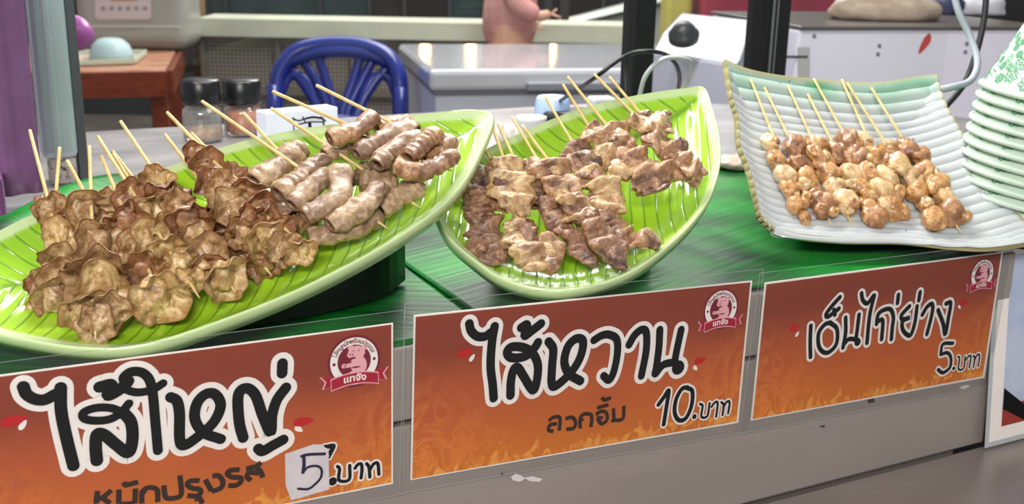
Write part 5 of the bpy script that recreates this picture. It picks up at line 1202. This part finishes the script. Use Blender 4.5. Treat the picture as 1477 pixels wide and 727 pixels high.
# bags on the chest
c = atz(1290, 20, z1+.02); V, Fc = lump(c+dep*.05+np.array([0, 0, .004]), np.array([nrm(FR-FL), dep, [0, 0, 1]]), (.115, .07, .035), 61, .10, 3); V[:, 2] = np.maximum(V[:, 2], z1+.0065)
tag(mesh('paper_bag', V, Fc, mat('beige bag', lin(188, 170, 150), .45, col2=lin(150, 128, 112), nscale=14)), 'beige bag lying on top of the long white cabinet', 'bag')
c = atz(1377, 12, z1+.02); V, Fc = lump(c+dep*.04, np.array([nrm(FR-FL), dep, [0, 0, 1]]), (.038, .05, .03), 64, .08, 3); V[:, 2] = np.maximum(V[:, 2], z1+.0065)
tag(mesh('navy_bag', V, Fc, mat('navy bag', lin(52, 54, 92), .5)), 'small navy bag beside the beige bag on the long white cabinet', 'bag')
c = atz(1440, 14, z1+.02); V, Fc = lump(c+dep*.07, np.array([nrm(FR-FL), dep, [0, 0, 1]]), (.06, .05, .03), 66, .1, 3); V[:, 2] = np.maximum(V[:, 2], z1+.0065)
tag(mesh('white_bag', V, Fc, mat('white bag', lin(205, 205, 212), .4)), 'crumpled white bag at the right on the long white cabinet', 'bag')
# crimson crate far behind
o = hall_box('crimson_crate', 1003, 1250, 1.12, .0, 4.4, .35, mat('crimson plastic', lin(150, 44, 66), .45, col2=lin(128, 38, 58), nscale=8)); bev(o, .01); 
# trim its top to the height in view
tag(o, 'tall crimson plastic bin behind the white cooker', 'bin')
o = hall_box('yellow_bag', 950, 988, zat(960, -25, 4.5), 0, 4.5, .2, mat('yellow plastic', lin(176, 168, 84), .5)); bev(o, .02); tag(o, 'yellow-green plastic bag left of the crimson bin', 'bag')

# chest freezer
t = thing('chest_freezer', 'white chest freezer with reflections of lamps on its lid', 'freezer', (*atz(760, 80, .85)[:2], 0))
fw = mat('freezer white', lin(214, 218, 228), .35, col2=lin(206, 210, 222), nscale=3); lidm = mat('freezer lid', lin(206, 208, 214), .14, coat=.8)
FL = atz(620, 101, .85); dirx = nrm(atz(940, 99, .85)-FL); dy = nrm(np.cross((0, 0, 1), dirx)); dy = dy if np.dot(dy, HF) > 0 else -dy
dl = atz(583, 61, .85)-FL; Ld = .84; Lw = 1.02
q = [FL, FL+dirx*Lw, FL+dirx*Lw+dy*Ld, FL+dy*Ld]
q = [np.array(v) for v in q]; ins = [q[0]+dirx*.02+dy*.02, q[1]-dirx*.02+dy*.02, q[2]-dirx*.02-dy*.02, q[3]+dirx*.02-dy*.02]
bx('body', ins, .04, .775, fw, t, .01); bx('seal', [a+(np.mean(q, 0)-a)*.03 for a in q], .770, .785, mat('seal grey', lin(120, 122, 128), .5), t, .002)
lid_ = bx('lid', q, .785, .85, lidm, t, .015)
hh = [FL+dirx*.30-dy*.025, FL+dirx*.72-dy*.025, FL+dirx*.72+dy*.005, FL+dirx*.30+dy*.005]; bx('lid_handle', hh, .785, .812, mat('handle grey', lin(150, 152, 162), .4), lid_, .006)
bb = FL+dirx*.03+dy*.019; bx('badge', [bb+dirx*.02, bb+dirx*.075, bb+dirx*.075+dy*.003, bb+dirx*.02+dy*.003], .70, .718, mat('badge grey', lin(128, 130, 136), .4), t, .001)
for v in ins: V, Fc = rod((*(v+(np.mean(q, 0)-v)*.08)[:2], 0), (*(v+(np.mean(q, 0)-v)*.08)[:2], .04), .02, 10); mesh('foot', V, Fc, dk, t)

# wooden table at the left
wood = mat('red brown wood', lin(136, 62, 34), .35, col2=lin(112, 46, 26), nscale=14, stretch=(1, 4, 4), coat=.3); woodtop = mat('worn wood top', lin(196, 150, 122), .4, col2=lin(150, 92, 66), nscale=7, stretch=(1, 4, 1))
FRr = atz(238, 101, .75); BRr = atz(288, 60, .75); dd = nrm(BRr-FRr); wx = nrm(atz(120, 103, .75)-FRr); dd = nrm(np.cross(wx, (0, 0, 1))); dd = dd if np.dot(dd, HF) > 0 else -dd; dd = nrm(dd+nrm(BRr-FRr))
FLl = FRr+wx*.9; BRr = FRr+dd*1.05; BLl = FLl+dd*1.05
t = thing('wooden_table', 'reddish brown wooden table beyond the white post at the left', 'table', (*((FLl+BRr)/2)[:2], 0))
bx('tabletop', [FLl, FRr, BRr, BLl], .725, .75, woodtop, t, .004)
def edge(a, b, z0, z1, nm, w=.02):
    n_ = nrm(np.cross(b-a, (0, 0, 1))); bx(nm, [a, b, b+n_*w, a+n_*w] if True else 0, z0, z1, wood, t, .002)
edge(FLl-dd*.006, FRr-dd*.006-wx*.006, .655, .748, 'apron'); edge(FRr-wx*.008, BRr-wx*.008, .655, .748, 'apron')
for v in (FLl, FRr, BRr, BLl):
    cc = (FLl+BRr)/2; w_ = v+(cc-v)*.06; o = mesh('leg', *boxv((w_[0], w_[1], .33), .06, .06, .655, yawax(.3)), wood, t, smooth=False); bev(o, .004)
# tray with pale blue dome bowl on the table
o = thing('serving_tray', 'pale tray with raised greenish edge on the wooden table', 'tray', (*atz(190, 85, .75)[:2], .75))
a, b, c_, d_ = atz(104, 93, .76), atz(193, 90, .76), atz(210, 77, .76), atz(112, 77, .76)
bx('tray_base', [a, b, c_, d_], .7505, .757, mat('tray base', lin(200, 178, 166), .4), o, .001)
for p0, p1 in ((a, b), (b, c_), (c_, d_), (d_, a)):
    n_ = nrm(np.cross(p1-p0, (0, 0, 1)))*.006; bx('tray_rim', [p0, p1, p1+n_, p0+n_], .757, .775, mat('tray rim', lin(196, 206, 186), .4), o, .001)
p = atz(161, 84, .76); V, Fc = lathe([(.083, 0), (.082, .02), (.070, .055), (.045, .076), (.03, .080), (0, .080)], (p[0], p[1], .7575), 32); tag(mesh('blue_bowl', V, Fc, mat('blue bowl', lin(168, 192, 196), .4, col2=lin(182, 206, 212), nscale=12, stretch=(.4, .4, 5))), 'pale blue bowl turned upside down on the tray', 'bowl')
# big clear-grey container with a pink label
p = atz(200, 62, .75); cx = D(205, 60, 4.78); w2 = 78/F0*4.78
t = thing('storage_box', 'large cloudy plastic storage box with a pale pink label on the wooden table', 'box', (cx[0], cx[1], .75))
zt_ = .75
V, Fc = boxv((cx[0], cx[1], 1.0), w2*2, .28, .495, np.array([HX, HF, [0, 0, 1]])); o = mesh('body', V, Fc, mat('cloudy plastic', lin(166, 162, 158), .35, col2=lin(150, 150, 142), nscale=3, coat=.3), t, smooth=False); bev(o, .06, 5)
fc = cx-HF*.142
def bp_(x, y): return hit(x, y, fc, -HF)
P = [bp_(x, y) for x, y in [(137, -20), (218, -20), (218, 24), (214, 28), (141, 28), (137, 24)]]; mesh('label', P, [list(range(6))], mat('pink label', lin(204, 188, 188), .5), t, smooth=False)
g = G()
for i in range(6):
    x = 147+i*12; g.add([bp_(*q)-HF*.001 for q in [(x, 9), (x+4, 9), (x+6, 12), (x+4, 15), (x, 15), (x-2, 12)]], [list(range(6))])
g.out('label_marks', mat('label grey', lin(150, 140, 148), .5), t, smooth=False)
P = [bp_(x, y)-HF*.001 for x, y in [(160, -10), (198, -10), (198, 1), (160, 1)]]; mesh('label_bar', P, [[0, 1, 2, 3]], mat('label brown', lin(176, 120, 76), .5), t, smooth=False)
P = [bp_(x, y)-HF*.0005 for x, y in [(128, 36), (262, 36), (262, 40), (128, 40)]]; mesh('moulded_rib', P, [[0, 1, 2, 3]], mat('rib pale', lin(188, 190, 178), .5), t, smooth=False)
# magenta ladle bowl hanging by the post
p = D(98, 48, 2.6); ht_ = thing('magenta_scoop', 'magenta plastic scoop hooked behind the white post', 'scoop', p)
V, Fc = lump(p+HX*.01, np.array([nrm(HX+np.array([0, 0, -.35])), HF, nrm(np.array([0, 0, 1])+HX*.35)]), (.052, .03, .040), 70, .05, 2); mesh('scoop_bowl', V, Fc, mat('magenta plastic', lin(184, 92, 176), .3, coat=.4), ht_)
V, Fc = rod(p+HX*-.02, p-HX*.05+np.array([0, 0, .35]), .007, 10); mesh('handle', V, Fc, mat('magenta plastic', (0, 0, 0)), ht_)
V, Fc = rod(p-HX*.05+np.array([0, 0, .35]), p-HX*.05+np.array([0, 0, .36])+np.array([-.02, -1.3, .2]), .004, 8)
# brown post at the table's far corner
o = hall_box('wooden_post', 270, 284, 1.9, 0, 5.05, .08, mat('brown post', lin(120, 92, 66), .5)); tag(o, 'brown wooden post behind the far corner of the wooden table', 'post')

# blue plastic chair
def chair():
    d = 3.75; t = thing('plastic_chair', 'dark blue plastic chair with a fan-shaped openwork back', 'chair', (*D(488, 100, d)[:2], 0))
    blue = mat('blue plastic', lin(30, 46, 132), .28, coat=.4)
    g = G(); arc = [(396, 190), (398, 130), (405, 100), (425, 76), (455, 67), (490, 65), (525, 68), (556, 80), (572, 102), (577, 130), (577, 190)]
    P = spline(np.array([D(x, y, d)+HF*.02*math.sin((x-396)/181*math.pi) for x, y in arc]), 60)
    V, Fc = tube(P, .029, 10, HF); g.add(V, Fc)
    P2_ = spline(np.array([D(x, y, d+.01) for x, y in [(412, 92), (450, 78), (490, 74), (530, 78), (562, 92)]]), 20); V, Fc = tube(P2_, .024, 8, HF); g.add(V, Fc)
    g.out('back_frame', blue, t)
    sl = [[(416, 96), (440, 125), (462, 165), (468, 200)], [(436, 86), (458, 120), (474, 160), (478, 200)], [(458, 80), (472, 120), (482, 160), (484, 200)], [(540, 82), (520, 120), (502, 160), (498, 200)], [(520, 80), (508, 120), (494, 160), (492, 200)], [(560, 96), (536, 125), (514, 165), (508, 200)],
          [(404, 138), (416, 112), (436, 112), (450, 135), (460, 175)], [(572, 138), (560, 112), (540, 112), (526, 135), (516, 175)]]
    for s_ in sl:
        P = spline(np.array([D(x, y, d+.015) for x, y in s_]), 20); V, Fc = tube(P, .017, 8, HF, flat=.6); mesh('back_slat', V, Fc, blue, t)
    c = D(488, 200, d); c = np.array([c[0], c[1], 0])-HF*.22; ax = np.array([HX, HF, [0, 0, 1]])
    o = mesh('seat', *boxv(c+np.array([0, 0, .43]), .44, .44, .03, ax), blue, t, smooth=False); bev(o, .012, 3)
    V, Fc = boxv(c+HF*.22+np.array([0, 0, .54]), .42, .02, .22, ax); o = mesh('back_panel', V, Fc, blue, t, smooth=False); bev(o, .006)
    for i in (-1, 1):
        for j in (-1, 1): a = c+HX*i*.18+HF*j*.18; V, Fc = rod(a+HX*i*.04+HF*j*.03, a+np.array([0, 0, .42]), .016, 10, .024); mesh('leg', V, Fc, blue, t)
        V, Fc = rod(c+HX*i*.215+HF*.2+np.array([0, 0, .44]), c+HX*i*.215+HF*.21+np.array([0, 0, .75]), .02, 10); mesh('back_upright', V, Fc, blue, t)
chair()

# child in pink walking past beyond the freezer
def child():
    d = 4.62; g0 = D(735, 30, d); base = np.array([g0[0], g0[1], 0.])
    t = thing('person', 'small person in a pink top and trousers walking past behind the freezer', 'person', base)
    def skin(name, pts, edges, radii, m, lvl=2):
        me = bpy.data.meshes.new(name); me.from_pydata([tuple(HX*p[0]+HF*p[1]+np.array([0, 0, p[2]*1.33])) for p in pts], edges, []); me.materials.append(m)
        o = bpy.data.objects.new(name, me); COL.objects.link(o); o.parent = t
        o.modifiers.new('s', 'SKIN'); 
        for i, r in enumerate(radii): me.skin_vertices[0].data[i].radius = (r*1.12, r*1.12); me.skin_vertices[0].data[i].use_root = (i == 0)
        sm = o.modifiers.new('u', 'SUBSURF'); sm.levels = lvl; sm.render_levels = lvl
        for p in me.polygons: p.use_smooth = True
        return o
    sk = mat('skin tone', lin(196, 150, 126), .5); pk_ = mat('pink clothes', lin(206, 150, 146), .7, col2=lin(190, 132, 130), nscale=12); hairm = mat('dark hair', lin(34, 28, 26), .5)
    pts = [(0, 0, .60), (0, 0, .72), (.01, 0, .86), (.01, 0, .93), (.015, 0, .965), (.02, 0, 1.02), (.02, 0, 1.07),      # pelvis..head
           (.0, .06, .55), (.06, .06, .32), (.10, .06, .06), (.16, .06, .03),
           (.0, -.06, .55), (-.03, -.06, .33), (-.10, -.06, .10), (-.05, -.06, .05),
           (.0, -.10, .86), (.02, -.13, .74), (.12, -.12, .70), (.17, -.11, .71),
           (.0, .10, .86), (-.03, .13, .74), (.06, .12, .66), (.11, .11, .66)]
    ed = [(0, 1), (1, 2), (2, 3), (3, 4), (4, 5), (5, 6), (0, 7), (7, 8), (8, 9), (9, 10), (0, 11), (11, 12), (12, 13), (13, 14), (2, 15), (15, 16), (16, 17), (17, 18), (2, 19), (19, 20), (20, 21), (21, 22)]
    rad = [.085, .085, .085, .035, .06, .075, .05, .065, .045, .03, .022, .065, .045, .03, .022, .04, .03, .022, .018, .04, .03, .022, .018]
    skin('body', pts, ed, rad, sk)
    tp = pts[:3]+pts[15:18]+pts[19:22]; te = [(0, 1), (1, 2), (2, 3), (3, 4), (4, 5), (2, 6), (6, 7), (7, 8)]
    skin('pink_top', [(0, 0, .57)]+tp[1:], te, [.115, .115, .105, .055, .046, .034, .055, .046, .034], pk_)
    skin('pink_trousers', [(0, 0, .64), (0, .06, .53), (.06, .06, .32), (.10, .06, .10), (0, -.06, .53), (-.03, -.06, .33), (-.10, -.06, .14)], [(0, 1), (1, 2), (2, 3), (0, 4), (4, 5), (5, 6)], [.125, .095, .075, .06, .095, .075, .06], pk_)
    def loc_(p): return base+HX*p[0]+HF*p[1]+np.array([0, 0, p[2]*1.33])
    V, Fc = lump(loc_((-.005, 0, 1.05)), np.array([HX, HF, [0, 0, 1]]), (.100, .092, .105), 7, .04); mesh('hair', V, Fc, hairm, t)
    for s_ in (-1, 1):
        V, Fc = lump(loc_((.092, s_*.03, 1.03)), np.array([HX, HF, [0, 0, 1]]), (.006, .010, .006), 7, .02); mesh('eye', V, Fc, hairm, t)
        a = loc_((.17, -.11, .71)) if s_ < 0 else loc_((.11, .11, .66))
        for k in range(4): V, Fc = rod(a+HF*(k-1.5)*.010, a+HF*(k-1.5)*.013+HX*(.045-.006*abs(k-1.5))+np.array([0, 0, -.014]), .0055, 6, .004); mesh('finger', V, Fc, sk, t)
        V, Fc = rod(a, a+np.array([0, 0, .02])+HX*.025, .006, 6, .004); mesh('thumb', V, Fc, sk, t)
    V, Fc = lump(loc_((.100, 0, 1.01)), np.array([HX, HF, [0, 0, 1]]), (.010, .009, .010), 7, .02); mesh('nose', V, Fc, sk, t)
child()
# warm ceiling lamps that mirror in the freezer lid
lampm = mat('lamp glow', (1, .8, .5), .5, emit=((1, .62, .26), 26))
for x, w_ in ((612, 'leftmost'), (678, 'second from left'), (742, 'third from left'), (795, 'rightmost')):
    a = atz(x, 65, .85); r_ = a-CAM; r_[2] *= -1; p = a+r_*((7.35-np.dot(a-CAM, CF*[1, 1, 0]/math.cos(PIT)))/np.dot(r_, HF)); q = p+HF*.2
    t = thing('wall_lamp', w_+' of the four round warm lamps along the far dark shopfront', 'lamp', q, 'warm lamps along the far shopfront')
    ax = np.array([HX, [0, 0, 1], -HF]); V, Fc = lathe([(.035, .03), (.03, .05), (.02, .06), (0, .065)], p+HF*.1, 20, ax); mesh('lamp_face', V, Fc, lampm, t)
    V, Fc = lathe([(.04, -.12), (.05, .0), (.04, .03)], p+HF*.1, 20, ax); mesh('lamp_housing', V, Fc, mat('lamp housing', lin(60, 60, 60), .4), t)
